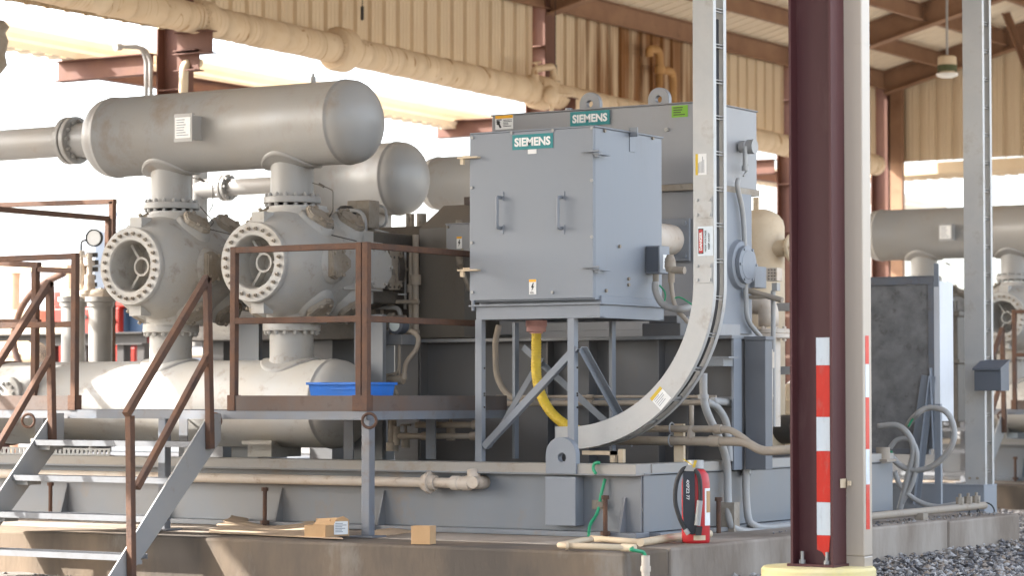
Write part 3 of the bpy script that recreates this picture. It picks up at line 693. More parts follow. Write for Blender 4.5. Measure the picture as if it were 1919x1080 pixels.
def make_compressor():
    s = thing('compressor', 'grey cast reciprocating compressor with two open round cylinder heads facing the steps', 'compressor', (-4.2, YC, ZT))
    for x in (-4.77, -3.51):
        cylinder_body(s, x, -.05, 2.555, 1)
    for x in (-4.15, -5.4):
        cylinder_body(s, x, 2*YC+.05, 2.555, -1)
    cc = MB().box(-5.75, -3.22, 1.86, 2*YC-1.86, 1.98, 2.80)
    cc.ext([(1.86, 2.80), (2.05, 2.95), (2*YC-2.05, 2.95), (2*YC-1.86, 2.80)], V(-5.75, 0, 0), EY, EZ, EX, 2.53)
    part('crankcase', cc, 'castdark', s, .012)
    # bolted side cover with a raised badge on the second crosshead guide
    XC = -3.205; y0, y1 = PX(694, 508, XC).y, PX(756, 508, XC).y; z1, z0 = PX(725, 477, XC).z, PX(725, 542, XC).z
    cp = MB().box(XC-.04, XC, y0, y1, z0, z1)
    for i in range(8):
        yy = y0+.025+(y1-y0-.05)*i/7
        for z in (z0+.02, z1-.02): cp.hexes((XC, yy, z), EX, 0, 1, .012, .014)
    for i in range(1, 5):
        for yy in (y0+.025, y1-.025): cp.hexes((XC, yy, z0+(z1-z0)*i/5), EX, 0, 1, .012, .014)
    cpo = part('inspection_cover', cp, 'castdark', s)
    ym, zm = (y0+y1)/2, (z0+z1)/2
    part('raised_badge', MB().ext([(-.15, -.06), (-.10, -.085), (-.06, -.04), (.13, -.05), (.15, 0), (.13, .05), (-.06, .04), (-.10, .085), (-.15, .06), (-.12, 0)], V(XC, ym, zm), EY, EZ, EX, .008), 'castdark', cpo)
    part('raised_letters', text_mb('ARIEL', .062, V(XC+.009, ym+.035, zm), EY, EZ, .003, .002, .15), 'guard', cpo)
    gb = MB().box(-3.76, XC-.04, y0-.05, 1.86, 2.26, 2.86); part('guide_housing', gb, 'castdark', s, .02)
    # coupling guard
    xg0, xg1 = PY(786, 500, 1.75).x, PY(870, 500, 1.75).x
    g = MB().ext([(1.75, 1.98), (1.75, PY(800, 428, 1.75).z), (2.12, 3.12), (2.75, 3.12), (3.1, 2.8), (3.1, 1.98)], V(xg0, 0, 0), EY, EZ, EX, xg1-xg0)
    gg = part('coupling_guard', g, 'guard', s, .006)
    part('guard_vent', MB().box(xg0+.22, xg1+.02, 2.1, 2.5, 3.12, 3.14).box(xg0+.22, xg1+.02, 2.1, 2.12, 3.14, 3.17).box(xg0+.22, xg1+.02, 2.1, 2.4, 3.17, 3.185), 'rustplate', gg)
    # lube lines and small tubing
    tb = MB(); q = lambda x, y, Y: PY(x, y, Y)
    tb.tube(fil([q(640, 395, 1.5), q(684, 394, 1.5), q(688, 560, 1.5)], .12), .017, 8)
    tb.tube(fil([q(660, 414, 1.45), q(680, 416, 1.45), q(682, 560, 1.45)], .12), .014, 8)
    tb.tube(fil([q(690, 385, 1.9), q(724, 386, 1.9), q(724, 425, 1.9), q(665, 424, 1.9)], .08), .013, 8)
    tb.tube(fil([q(660, 430, 1.8), q(700, 430, 1.8), q(728, 438, 1.8)], .05), .012, 8)
    tb.tube(fil([q(690, 448, 1.7), q(735, 455, 1.7), q(759, 460, 1.7), q(759, 580, 1.7)], .06), .013, 8)
    tb.tube([q(640, 552, 1.6), q(762, 552, 1.6)], .008, 6)
    tb.tube(fil([q(690, 575, 1.6), q(748, 577, 1.6), q(752, 600, 1.6)], .06), .02, 8)
    part('lube_line', tb, 'conduit', s)
    tb = MB()
    for (x, y) in ((590, 345), (365, 335)):
        tb.tube(fil([q(x-4, y-2, .5), q(x+22, y+6, .5), q(x+34, y+12, .5), q(x+34, y+50, .5), q(x+27, y+62, .5)], .02, 3), .0045, 5)
        tb.cyl(q(x+8, y, .5), q(x+17, y+5, .5), .011, 8)
        tb.tube(fil([q(x+10, y+52, .5), q(x+36, y+82, .5), q(x+25, y+94, .5), q(x+78, y+107, .5)], .02, 3), .005, 5)
    part('instrument_tube', tb, 'castdark', s)
    lb = MB(); c = q(648, 404, 1.6)
    lb.cyl(c+V(0, 0, -.1), c+V(0, 0, .02), .085, 18).lathe(c, EZ, [(.02, .09), (.05, .085), (.08, .05), (.085, 0)], 18, sharp=False)
    part('lubricator', lb, 'blk', s)
    bx = q(672, 402, 1.7); part('lube_block', MB().box(bx.x-.02, bx.x+.11, 1.7, 1.85, bx.z-.12, bx.z+.12).box(bx.x-.12, bx.x-.02, 1.7, 1.8, bx.z-.06, bx.z+.12), 'cover', s, .004)
    for px_ in (765, 772, 790): p = q(px_, 405, 2.2); part('standpipe', MB().cyl(p+V(0, 0, .02), p+V(0, 0, -.3), .022 if px_ < 780 else .045, 10), 'cover', s)
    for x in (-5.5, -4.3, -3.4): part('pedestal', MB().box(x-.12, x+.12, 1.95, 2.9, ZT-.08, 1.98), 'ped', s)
    for x in (-4.2, -2.95):
        l = MB().box(x-.14, x+.14, .75, .80, ZT-.08, 2.15); part('cylinder_support', l, 'skid', s)
    return s
comp = make_compressor()

def rail_tube(m, pts, a=.05):
    for p, q in zip(pts, pts[1:]): m.bar(p, q, a, a)
    return m
ZD = 1.385
def grating(x0, x1, y0, y1, z, pitch=.035, cross=.1, h=.032, t=.006, along_x=False):
    m = MB()
    if along_x:
        y = y0
        while y <= y1+1e-6: m.box(x0, x1, y-t/2, y+t/2, z-h, z); y += pitch
        x = x0
        while x <= x1+1e-6: m.box(x-.004, x+.004, y0, y1, z-.012, z-.001); x += cross
    else:
        x = x0
        while x <= x1+1e-6: m.box(x-t/2, x+t/2, y0, y1, z-h, z); x += pitch
        y = y0+cross/2
        while y <= y1: m.box(x0, x1, y-.004, y+.004, z-.012, z-.001); y += cross
    return m
def make_platform():
    s = thing('platform', 'steel grating platform with rusty square tube railing beside the near compressor', 'platform', (-3, -.5, PT))
    XR, YF = -1.76, -.95
    part('deck', grating(-7.2, XR-.06, YF+.07, -.02, ZD), 'tread', s)
    part('deck', grating(-2.75, XR-.06, .0, .9, ZD), 'tread', s)
    fr = MB().chan((-7.3, YF, ZD-.033), (XR, YF, ZD-.033), .066, .045, .008, flip=-1)
    fr.box(XR-.012, XR, YF, .95, ZD-.066, ZD); fr.box(-7.3, XR, -.015, -.004, ZD-.066, ZD-.03); fr.box(-2.8, -2.79, 0, .95, ZD-.066, ZD)
    part('frame', fr, 'steel', s)
    xl0 = PY(142, 760, YF).x; xl1 = PY(428, 760, YF).x
    tz0, tz1 = PY(600, 771, YF).z, PY(600, 742, YF).z
    part('toe_board', MB().box(xl1, XR, YF-.004, YF+.003, tz0, tz1), 'rustplate', s)
    part('toe_board', MB().box(XR-.005, XR+.003, YF+.01, .95, tz0, tz1), 'rustplate', s)
    part('toe_board', MB().box(-7.3, xl0, YF-.004, YF+.003, tz0, tz1), 'rustplate', s)
    zt, zm = PY(600, 463, YF).z, PY(600, 599, YF).z
    for (x, y, z0) in ((xl1+.03, YF+.03, tz0), (XR-.085, YF+.03, tz0), (XR-.028, YF+.03, tz0), (xl0-.04, YF+.03, tz0)  , (-7.25, YF+.03, tz0)):
        part('railing_post', MB().bar((x, y, z0), (x, y, zt+.025), .05, .05, up=EX), 'rust', s, .004)
    part('post_sleeve', MB().box(XR-.125, XR+.006, YF-.012, YF+.07, tz0, tz1+.004), 'rust', s, .003)
    part('post_sleeve', MB().box(xl1-.005, xl1+.066, YF-.012, YF+.07, tz0, tz1+.004), 'rust', s, .003)
    part('post_sleeve', MB().box(xl0-.075, xl0, YF-.012, YF+.07, tz0, tz1+.004), 'rust', s, .003)
    for z in (zt, zm):
        part('rail', MB().bar((xl1+.055, YF+.03, z), (XR-.11, YF+.03, z), .046, .046), 'rust', s, .004)
        part('rail', MB().bar((XR-.03, YF+.055, z), (XR-.03, .52, z), .046, .046), 'rust', s, .004)
        part('rail', MB().bar((-7.22, YF+.03, z), (xl0-.066, YF+.03, z), .046, .046), 'rust', s, .004)
    for (px_, py) in ((682, 1008), (278, 996)):
        q = PZ(px_, py, PT); q.y = max(q.y, YF+.045)
        part('support_post', MB().bar((q.x, q.y, PT+.012), (q.x, q.y, ZD-.067), .072, .072, up=EX), 'steel', s, .006)
        part('foot', MB().box(q.x-.1, q.x+.1, q.y-.09, q.y+.09, PT, PT+.011), 'steel', s)
    for (px_, Y) in ((335, .12), (644, .14), (66, .12), (798, .5)):
        q = PY(px_, 830, Y); part('support_post', MB().ang((q.x, Y, ZT), (q.x, Y, ZD-.067), .09, .01, up=EX), 'steel', s)
    return s
plat = make_platform()
def make_stairs():
    XRt, XL = -3.10, -4.66
    s = thing('staircase', 'open grating steps with flat galvanised stringers and rusty tube handrails, up to the near platform', 'staircase', (-3.9, -1.6, GZ))
    ya, za, yb, zb = -.97, 1.36, -2.2, -.02
    for x, n in ((XRt, 1), (XL, -1)):
        m = MB().ext([(ya, za), (ya, za-.2), (yb-.05, zb), (yb-.26, zb), (ya-.14, za)], V(x, 0, 0), EY, EZ, EX, .012)
        part('stringer', m, 'galv', s)
    for z in (1.152, .888, .618, .352):
        y = ya-(za-z)*.93+.10
        t = grating(XL+.012, XRt, y-.235, y, z, .026, .06, .03, .006)
        t.box(XL+.012, XRt, y-.247, y-.237, z-.04, z+.002).box(XL+.012, XRt, y, y+.008, z-.04, z)
        tr = part('tread', t, 'tread', s)
        part('tread_clip', MB().box(XL+.013, XL+.13, y-.2, y-.05, z-.075, z-.043).box(XRt-.1, XRt-.001, y-.2, y-.05, z-.075, z-.043), 'galv', tr)
    for X, pts in ((XRt+.02, ((258, 1085), (240, 772), (388, 520), (394, 842), (256, 915), (392, 662))), (XL+.02, None)):
        if pts: Q = [PX(x, y, X+.02) for x, y in pts]
        else: Q = [V(X+.02, q.y, q.z) for q in Q]
        a = .052
        part('handrail', MB().bar(Q[1]+(Q[1]-Q[2]).normalized()*.03, Q[2], a, a, up=EX), 'rust', s, .005)
        part('handrail_post', MB().bar(V(Q[0].x, Q[1].y+.055, .0), V(Q[1].x, Q[1].y+.02, Q[1].z-.03), a, a, up=EX), 'rust', s, .005)
        part('handrail_post', MB().bar(Q[3], Q[2], a, a, up=EX), 'rust', s, .005)
        part('handrail', MB().bar(Q[4], Q[5], a*.92, a*.92, up=EX), 'rust', s, .005)
    return s
for px_ in (692, 402, 53):
    q = PY(px_, 789, -.965); part('shackle', MB().torus(q, V(.35, -.93, 0), .052, .011, 24, 8), 'rust', plat)
stairs = make_stairs()

# second unit: the same machine two bays further on
UO = (.25, 15.24, -.06)
for o, l in ((pl1, 'distant concrete plinth standing in a strip of sun under the far compressor'), (skid, 'distant grey skid with anchor bolts under the far compressor at right'), (suction, 'distant grey pulsation bottle with pale nameplate, partly behind the right upright cable tray'),
             (discharge, 'distant pale bottle low on the far skid behind rusty rails'), (comp, 'distant compressor whose open cylinder head shows at the right edge'),
             (plat, 'distant platform with rusty railing at the right edge'), (stairs, 'distant steps with rusty handrails at the right edge')):
    dup(o, UO, l)
for o, l in ((pl1, 'added unseen concrete plinth, left of and before the view'), (skid, 'added unseen skid, left of and before the view'), (suction, 'added unseen top bottle, left of and before the view'), (discharge, 'added unseen low bottle, left of and before the view'), (comp, 'added unseen compressor, left of and before the view')):
    dup(o, (-.3, -15.24, 0), l)  # unseen extra unit added to block light on the near front faces
# ================================================================== MOTOR, CABINET, TRAY
YM = 1.95
def make_motor():
    s = thing('motor', 'large grey electric motor with teal sign and two lifting eyes behind the front cabinet', 'motor', (-1.5, 2.4, 1.95))
    xl, xr = PY(922, 215, YM).x, PY(1322, 195, YM).x; yr = PX(1418, 222, xr).y
    zt = PY(1100, 206, YM).z; zb = PY(1260, 346, YM).z
    hood = MB().box(xl, xr, YM, yr, zb, zt); hood.box(xl-.01, xr+.012, YM-.012, yr+.012, zt, zt+.012)
    hood.box(xr-.05, xr+.015, YM-.014, YM, zb-.02, zt)
    h = part('hood', hood, 'motor', s, .006)
    part('hood_ledge', MB().box(xl, xr+.02, YM-.02, yr+.01, zb-.05, zb), 'cover', h)
    bd = MB().box(xl+.05, xr-.02, YM+.03, yr-.05, 2.0, zb-.05)
    part('casing', bd, 'motor', s, .01)
    zc = PX(1380, 497, xr).z; yc = PX(1378, 497, xr).y
    eb = MB().lathe((xr-.05, yc, zc), EX, [(0, .25), (.05, .22), (.09, .2), (.12, .19), (.13, .17), (.14, 0)], 48)
    eb.box(xr-.02, xr+.03, YM+.02, PX(1402, 450, xr).y, 2.0, zb-.05)
    e = part('end_bell', eb, 'siem', s)
    cv = MB().lathe((xr+.085, yc, zc), EX, [(0, .155), (.03, .155), (.036, .12), (.04, .115), (.042, 0)], 40); cv.hexes((xr+.115, yc, zc), EX, .138, 6, .012, .014)
    part('bearing_cover', cv, 'siem', e)
    for px_ in (1107, 1236):
        q = PY(px_, 190, YM+.3); lw = .098; m = MB()
        o = [(lw*math.cos(a), .075+lw*math.sin(a)) for a in [math.pi*i/16 for i in range(17)]]+[(-lw, .03), (-lw, -.02), (0, -.02), (lw, -.02), (lw, .03)]
        m.plate_hole(o, (0, .075), .03, V(q.x, YM+.28, zt+.01), EX, EZ, EY, .05); part('lifting_eye', m, 'motor', s, .004)
    sg = PY(1105, 221, YM-.02)
    so_ = part('sign', plane(V(sg.x, YM-.013, sg.z), EX, EZ, .375, .118, .004), 'teal', s)
    part('sign_lettering', text_mb('SIEMENS', .088, V(sg.x, YM-.013, sg.z), EX, EZ, .006, .0035, .33), 'white', so_)
    wl = PY(943, 228, YM-.02)
    wo_ = part('warning_label', plane(V(wl.x, YM-.002, wl.z), EX, EZ, .175, .125, .004), 'white', s)
    part('label_band', plane(V(wl.x, YM-.002, wl.z+.045), EX, EZ, .172, .032, .006), 'amber', wo_)
    pb = lines_mb(V(wl.x+.035, YM-.003, wl.z+.015), EX, EZ, .085, 5, .005, .013, 2, .006)
    pb.ext([(-.05, .012), (-.03, .02), (-.01, .012), (-.012, -.01), (.005, -.04), (-.012, -.045), (-.024, -.02), (-.045, -.012), (-.038, 0)], V(wl.x-.03, YM-.003, wl.z-.005), EX, EZ, -EY, .006)
    plane(V(wl.x-.05, YM-.002, wl.z+.02), EX, EZ, .05, .008, .0065, pb); part('label_print', pb, 'ink', wo_)
    gl = PY(1272, 208, YM-.02); go = part('lime_label', plane(V(gl.x, YM-.002, gl.z), EX, EZ, .145, .095, .004), 'lime', s)
    part('label_print', lines_mb(V(gl.x, YM-.003, gl.z+.03), EX, EZ, .11, 4, .008, .019, 9, .006), 'olive', go)
    bl = PY(1250, 243, YM); part('bolt_head', MB().cyl((bl.x, YM, bl.z), (bl.x, YM-.02, bl.z), .016, 12), 'cast', s)
    part('hood_knob', MB().cyl(V(PY(1066, 190, YM+.2).x, YM+.2, zt), V(PY(1066, 190, YM+.2).x, YM+.2, zt+.05), .03, 12), 'motor', s)
    # instrument head on the end face
    hx = xr+.02; q = PX(1388, 275, hx); m = MB().cyl(V(hx, q.y, q.z), V(hx+.05, q.y, q.z), .05, 16); m.cyl(V(hx+.05, q.y+.04, q.z), V(hx+.11, q.y+.04, q.z), .06, 20)
    m.cyl(V(hx+.05, q.y-.02, q.z-.16), V(hx+.05, q.y-.02, q.z), .02, 10); m.cyl(V(hx+.05, q.y-.02, q.z-.2), V(hx+.05, q.y-.02, q.z-.16), .028, 10)
    part('instrument_head', m, 'galv', s)
    hx += .05
    m = MB().tube(spline([PX(1384, 335, hx), PX(1382, 350, hx), PX(1392, 400, hx), PX(1396, 470, hx), PX(1398, 560, hx), PX(1402, 600, hx), PX(1424, 630, hx), PX(1440, 648, hx)]), .021, 10)
    m.tube(spline([PX(1398, 300, hx), PX(1402, 315, hx), PX(1393, 330, hx)]), .008, 6)
    part('flexible_conduit', m, 'conduit', s)
    bk = MB().box(xr-.02, xr+.07, PX(1400, 500, xr).y, PX(1422, 500, xr).y, PX(1410, 540, xr).z, PX(1410, 500, xr).z); part('bracket', bk, 'siem', s, .004)
    # base feet
    part('foot', MB().box(xl+.2, xr-.0, YM+.0, yr, 1.955, 2.03).box(xr-.25, xr+.1, YM+.02, YM+.4, 1.955, 2.07), 'motor', s, .005)
    return s
motor = make_motor()
# pedestal that lifts the motor off the skid
def pedestal():
    s = thing('machine_base', 'dull grey fabricated steel base with stiffeners under the motor, behind the cabinet stand', 'machine base', (-1.4, 2.2, ZT))
    zt = 1.93; Y = 1.32; xl, xr = PY(787, 640, Y).x, PY(1374, 640, Y).x
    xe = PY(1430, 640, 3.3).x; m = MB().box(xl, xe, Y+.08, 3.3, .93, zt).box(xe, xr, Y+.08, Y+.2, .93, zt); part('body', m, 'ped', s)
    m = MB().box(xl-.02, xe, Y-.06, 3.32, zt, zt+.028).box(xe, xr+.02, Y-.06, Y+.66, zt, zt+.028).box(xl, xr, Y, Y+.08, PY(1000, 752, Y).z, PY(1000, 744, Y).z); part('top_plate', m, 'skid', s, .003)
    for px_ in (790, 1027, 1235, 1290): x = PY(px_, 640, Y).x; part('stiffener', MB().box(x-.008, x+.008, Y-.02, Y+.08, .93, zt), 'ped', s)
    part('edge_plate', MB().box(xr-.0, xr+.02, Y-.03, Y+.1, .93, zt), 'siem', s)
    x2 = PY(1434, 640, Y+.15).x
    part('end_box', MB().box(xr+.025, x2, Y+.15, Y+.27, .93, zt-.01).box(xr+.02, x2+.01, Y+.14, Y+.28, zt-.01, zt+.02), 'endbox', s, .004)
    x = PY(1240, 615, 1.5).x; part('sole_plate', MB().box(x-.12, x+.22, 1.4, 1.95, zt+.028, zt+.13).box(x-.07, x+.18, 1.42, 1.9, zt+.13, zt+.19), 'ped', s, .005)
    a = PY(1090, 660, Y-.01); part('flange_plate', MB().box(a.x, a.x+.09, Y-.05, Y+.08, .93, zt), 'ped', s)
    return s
motor_base = pedestal()

YB0 = .08
bx0, bx1 = -1.543, -.456; bz0, bz1 = 2.222, 3.488; by1 = 1.12
def make_cabinet():
    s = thing('terminal_cabinet', 'blue grey steel terminal cabinet with a teal lettered sign, on an angle iron stand', 'cabinet', (-1, .6, ZT))
    body = MB().box(bx0+.01, bx1, YB0+.022, by1, bz0-.02, bz1-.012)
    body.box(bx0, bx1+.012, YB0, by1+.01, bz1-.012, bz1); body.box(bx0+.03, bx1+.016, YB0+.09, by1+.005, bz0-.105, bz0+.012)
    part('body', body, 'siem', s, .004)
    door = MB().box(bx0+.003, bx1-.002, YB0-.002, YB0+.022, bz0-.008, bz1-.014)
    d = part('door', door, 'siem', s, .004)
    for px_, m in ((940, -1), (1054, 1)):
        q = PY(px_, 399, YB0); m = MB().tube(fil([V(q.x, YB0, q.z+.115), V(q.x, YB0-.065, q.z+.115), V(q.x, YB0-.065, q.z-.115), V(q.x, YB0, q.z-.115)], .012, 3), .013, 8)
        m.box(q.x-.02, q.x+.02, YB0-.008, YB0-.002, q.z+.09, q.z+.16); m.box(q.x-.02, q.x+.02, YB0-.008, YB0-.002, q.z-.16, q.z-.09)
        part('handle', m, 'siem', d)
    sg = PY(998, 265, YB0-.006)
    sp = part('sign', plane(V(sg.x, YB0-.003, sg.z), EX, EZ, .355, .112, .004), 'teal', d)
    # third level is the lettering
    lt = text_mb('SIEMENS', .085, V(sg.x, YB0-.003, sg.z), EX, EZ, .006, .0035, .315); part('sign_lettering', lt, 'white', d)
    q = PY(998, 284, YB0); part('paper_tag', plane(V(q.x, YB0-.003, q.z), EX, EZ, .075, .034, .004), 'white', d)
    def hv_label(px_, py, par, Y, k=1.0):
        q = PY(px_, py, Y)
        part('warning_label', plane(V(q.x, Y-.003, q.z), EX, EZ, .062*k, .112*k, .004), 'white', par)
        part('label_band', plane(V(q.x, Y-.003, q.z+.046*k), EX, EZ, .06*k, .018*k, .006), 'amber', par)
        z = MB().ext([(.004, .03), (-.014, -.004), (-.002, -.002), (-.008, -.032), (.014, .006), (.002, .004), (.01, .03)], V(q.x, Y-.003, q.z), EX, EZ, -EY, .006)
        lines_p = lines_mb(V(q.x, Y-.003, q.z-.04*k), EX, EZ, .045*k, 2, .004, .008, 3, .006); z.add(lines_p.v, lines_p.f); part('bolt_symbol', z, 'ink', par)
    hv_label(999, 538, d, YB0)
    for (x, y) in ((885, 352), (885, 455), (886, 258), (960, 249), (1037, 244), (1110, 240), (886, 548), (1036, 548), (1110, 338), (1110, 444)):
        q = PY(x, y, YB0); part('screw', MB().hexes(V(q.x, YB0-.002, q.z), -EY, 0, 1, .013, .012), 'galv', d)
    for (px_, py) in ((882, 296), (882, 507)):
        q = PY(px_, py, YB0); part('latch', MB().box(q.x-.09, q.x+.09, YB0-.05, YB0+.02, q.z-.006, q.z+.006).box(q.x-.07, q.x-.04, YB0-.04, YB0-.02, q.z-.05, q.z).box(q.x-.085, q.x-.0, YB0+.02, YB0+.06, q.z+.012, q.z+.022), 'cream', s)
    for (px_, py) in ((1114, 284), (1114, 501)):
        q = PY(px_, py, YB0); part('latch', MB().box(q.x-.09, q.x+.07, YB0-.05, YB0-.002, q.z-.006, q.z+.006).box(q.x+.0, q.x+.05, YB0-.02, YB0+.16, q.z-.022, q.z-.012).box(q.x+.0, q.x+.03, YB0-.0, YB0+.05, q.z-.04, q.z-.012), 'siem', s)
    q = PX(1183, 262, bx1); part('hook_bracket', MB().box(bx1, bx1+.006, q.y-.03, q.y+.05, q.z-.09, q.z+.09).box(bx1, bx1+.07, q.y-.03, q.y-.02, q.z+.02, q.z+.09), 'siem', s)
    for (x, y) in ((1132, 245), (1222, 259), (1177, 523), (1177, 534), (1135, 545), (1160, 462)):
        q = PX(x, y, bx1); part('side_screw', MB().hexes(V(bx1, q.y, q.z), EX, 0, 1, .014, .014), 'cover', s)
    # stand
    st = MB(); za, zb2 = PY(1000, 573, YB0).z, PY(1000, 598, YB0).z; x0, x1 = PY(893, 590, YB0).x, -.40; y1 = 1.05
    st.chan((x0, YB0-.005, (za+zb2)/2), (x1, YB0-.005, (za+zb2)/2), za-zb2, .06, .008, flip=-1)
    st.chan((x0, y1, (za+zb2)/2), (x1, y1, (za+zb2)/2), za-zb2, .06, .008, flip=1)
    st.box(x1-.009, x1, YB0+.0, y1, zb2, za-.001); st.box(x0, x0+.009, YB0, y1, zb2, za-.001)
    st.box(x0-.05, x1+.02, YB0-.035, y1+.03, za, za+.012)
    st.hexes((x0-.02, YB0-.015, za-.03), EZ, 0, 1, .014, .08)
    part('stand_frame', st, 'siem', s, .002)
    hz = [PY(1000, y, YB0).z for y in (690, 738, 742, 764)]
    for (px_, Y) in ((908, YB0), (1082, YB0), (1160, .97), (978, .97)):
        x = PY(px_, 740, Y).x; g = 1 if Y < .5 else -1
        lg = MB().ang((x-.027, Y, ZT), (x-.027, Y, zb2), .058, .007, up=EY, fx=1, fy=1 if g > 0 else -1)
        part('leg', lg, 'siem', s, .002)
        if Y < .5:
            hm = MB()
            for z in hz: hm.cyl((x, Y-.0018, z), (x, Y+.001, z), .008, 8)
            part('bolt_hole', hm, 'ink', s)
    xa, xb = PY(908, 740, YB0).x, PY(1082, 740, YB0).x; Yb = .97; xc, xd = PY(978, 740, Yb).x, PY(1160, 740, Yb).x
    zlo, zhi = PY(915, 843, YB0).z, PY(1078, 655, YB0).z
    for p, q in ((V(xa, YB0+.008, zlo), V(xb, YB0+.008, zhi)), (V(xc, Yb-.012, zhi+.02), V(xd-.02, Yb-.012, zlo+.1)), (V(xb+.015, YB0+.03, zhi+.02), V(xb-.0, Yb-.05, zlo+.05)), (V(xa+.015, YB0+.03, zlo+.05), V(xa-.05, Yb-.04, zhi-.05))):
        d_ = (q-p); up_ = EY if abs(d_.x) > abs(d_.y) else EX
        part('brace', MB().ang(p, q, .052, .006, up=up_), 'siem', s, .001)
    # duct from the back of the cabinet to a bolted plate on the motor
    q = PY(1268, 450, YM); dz = q.z; xdv = q.x-.04
    du = MB().cyl((xdv, by1-.02, dz), (xdv, YM-.015, dz), .125, 28); part('duct', du, 'pipe', s)
    pl = MB().box(xdv-.17, xdv+.17, YM-.03, YM-.002, dz-.17, dz+.17)
    for sx in (-.13, .13):
        for sz in (-.13, .13): pl.hexes((xdv+sx, YM-.03, dz+sz), -EY, 0, 1, .02, .018)
    part('duct_plate', pl, 'siem', s, .004)
    # outlet fitting below
    q = PY(1005, 605, .5)
    part('outlet_hub', MB().cyl((q.x, .5, q.z+.03), (q.x, .5, q.z+.09), .082, 24), 'pipe', s)
    return s
cabinet = make_cabinet()

# small control box on the cabinet's right side
q0 = PX(1207, 460, bx1+.02); q1 = PX(1232, 512, bx1+.02)
YC0 = PX(1209, 462, bx1).y; cz1, cz0 = PX(1209, 461, bx1).z, PX(1209, 513, bx1).z
cxr = PY(1236, 490, YC0).x
cb = thing('control_box', 'small grey control box with a switch label on the right side of the terminal cabinet', 'control box', (cxr, YC0, cz0))
part('housing', MB().box(bx1+.004, cxr, YC0, PX(1255, 490, cxr).y, cz0, cz1), 'siem', cb, .006)
part('front_panel', MB().box(bx1+.01, cxr-.01, YC0-.004, YC0, cz0+.01, cz1-.01), 'slate', cb)
q = PX(1246, 491, cxr); part('switch_label', MB().box(cxr, cxr+.003, q.y-.03, q.y+.03, q.z-.055, q.z+.055), 'white', cb)
part('label_print', MB().box(cxr+.003, cxr+.0045, q.y-.005, q.y+.005, q.z-.03, q.z+.03).box(cxr+.003, cxr+.0045, q.y-.015, q.y+.015, q.z-.003, q.z+.003), 'ink', cb)
m = MB().cyl(PX(1229, 514, cxr-.06), PX(1229, 530, cxr-.06), .024, 12); part('gland', m, 'cover', cb)
g = lambda x, y, Y=.85: PY(x, y, Y)
m = MB().tube(spline([g(1228, 528), g(1229, 545), g(1240, 568), g(1262, 578), g(1285, 578), g(1330, 560, 1.2)]), .028, 10)
solo('flexible_conduit', m, 'conduit', 'fat grey flexible conduit curling from under the small control box', 'conduit', g(1229, 545))
m = MB().tube(spline([g(1257, 500), g(1258, 535), g(1266, 575), g(1290, 605)]), .018, 10); m.cyl(g(1258, 512), g(1258, 530), .026, 10)
m.lathe(g(1256, 500), EZ, [(-.04, .03), (0, .045), (.05, .04), (.09, .025), (.09, 0)], 14); m.cyl(g(1258, 506), g(1283, 507), .028, 12)
solo('elbow_conduit', m, 'dustpipe', 'thin conduit with a tee fitting right of the small control box', 'conduit', g(1258, 535))
m = MB().tube(spline([g(1236, 535), g(1246, 548), g(1245, 564), g(1234, 566)]), .0065, 6)
solo('green_wire', m, 'green', 'green earth wire looped under the small control box', 'wire', g(1240, 550))
m = MB().tube(spline([g(1262, 560), g(1275, 558), g(1298, 572)]), .0065, 6)
solo('green_wire', m, 'green', 'short green earth wire arching to the tray below the control box', 'wire', g(1275, 560))

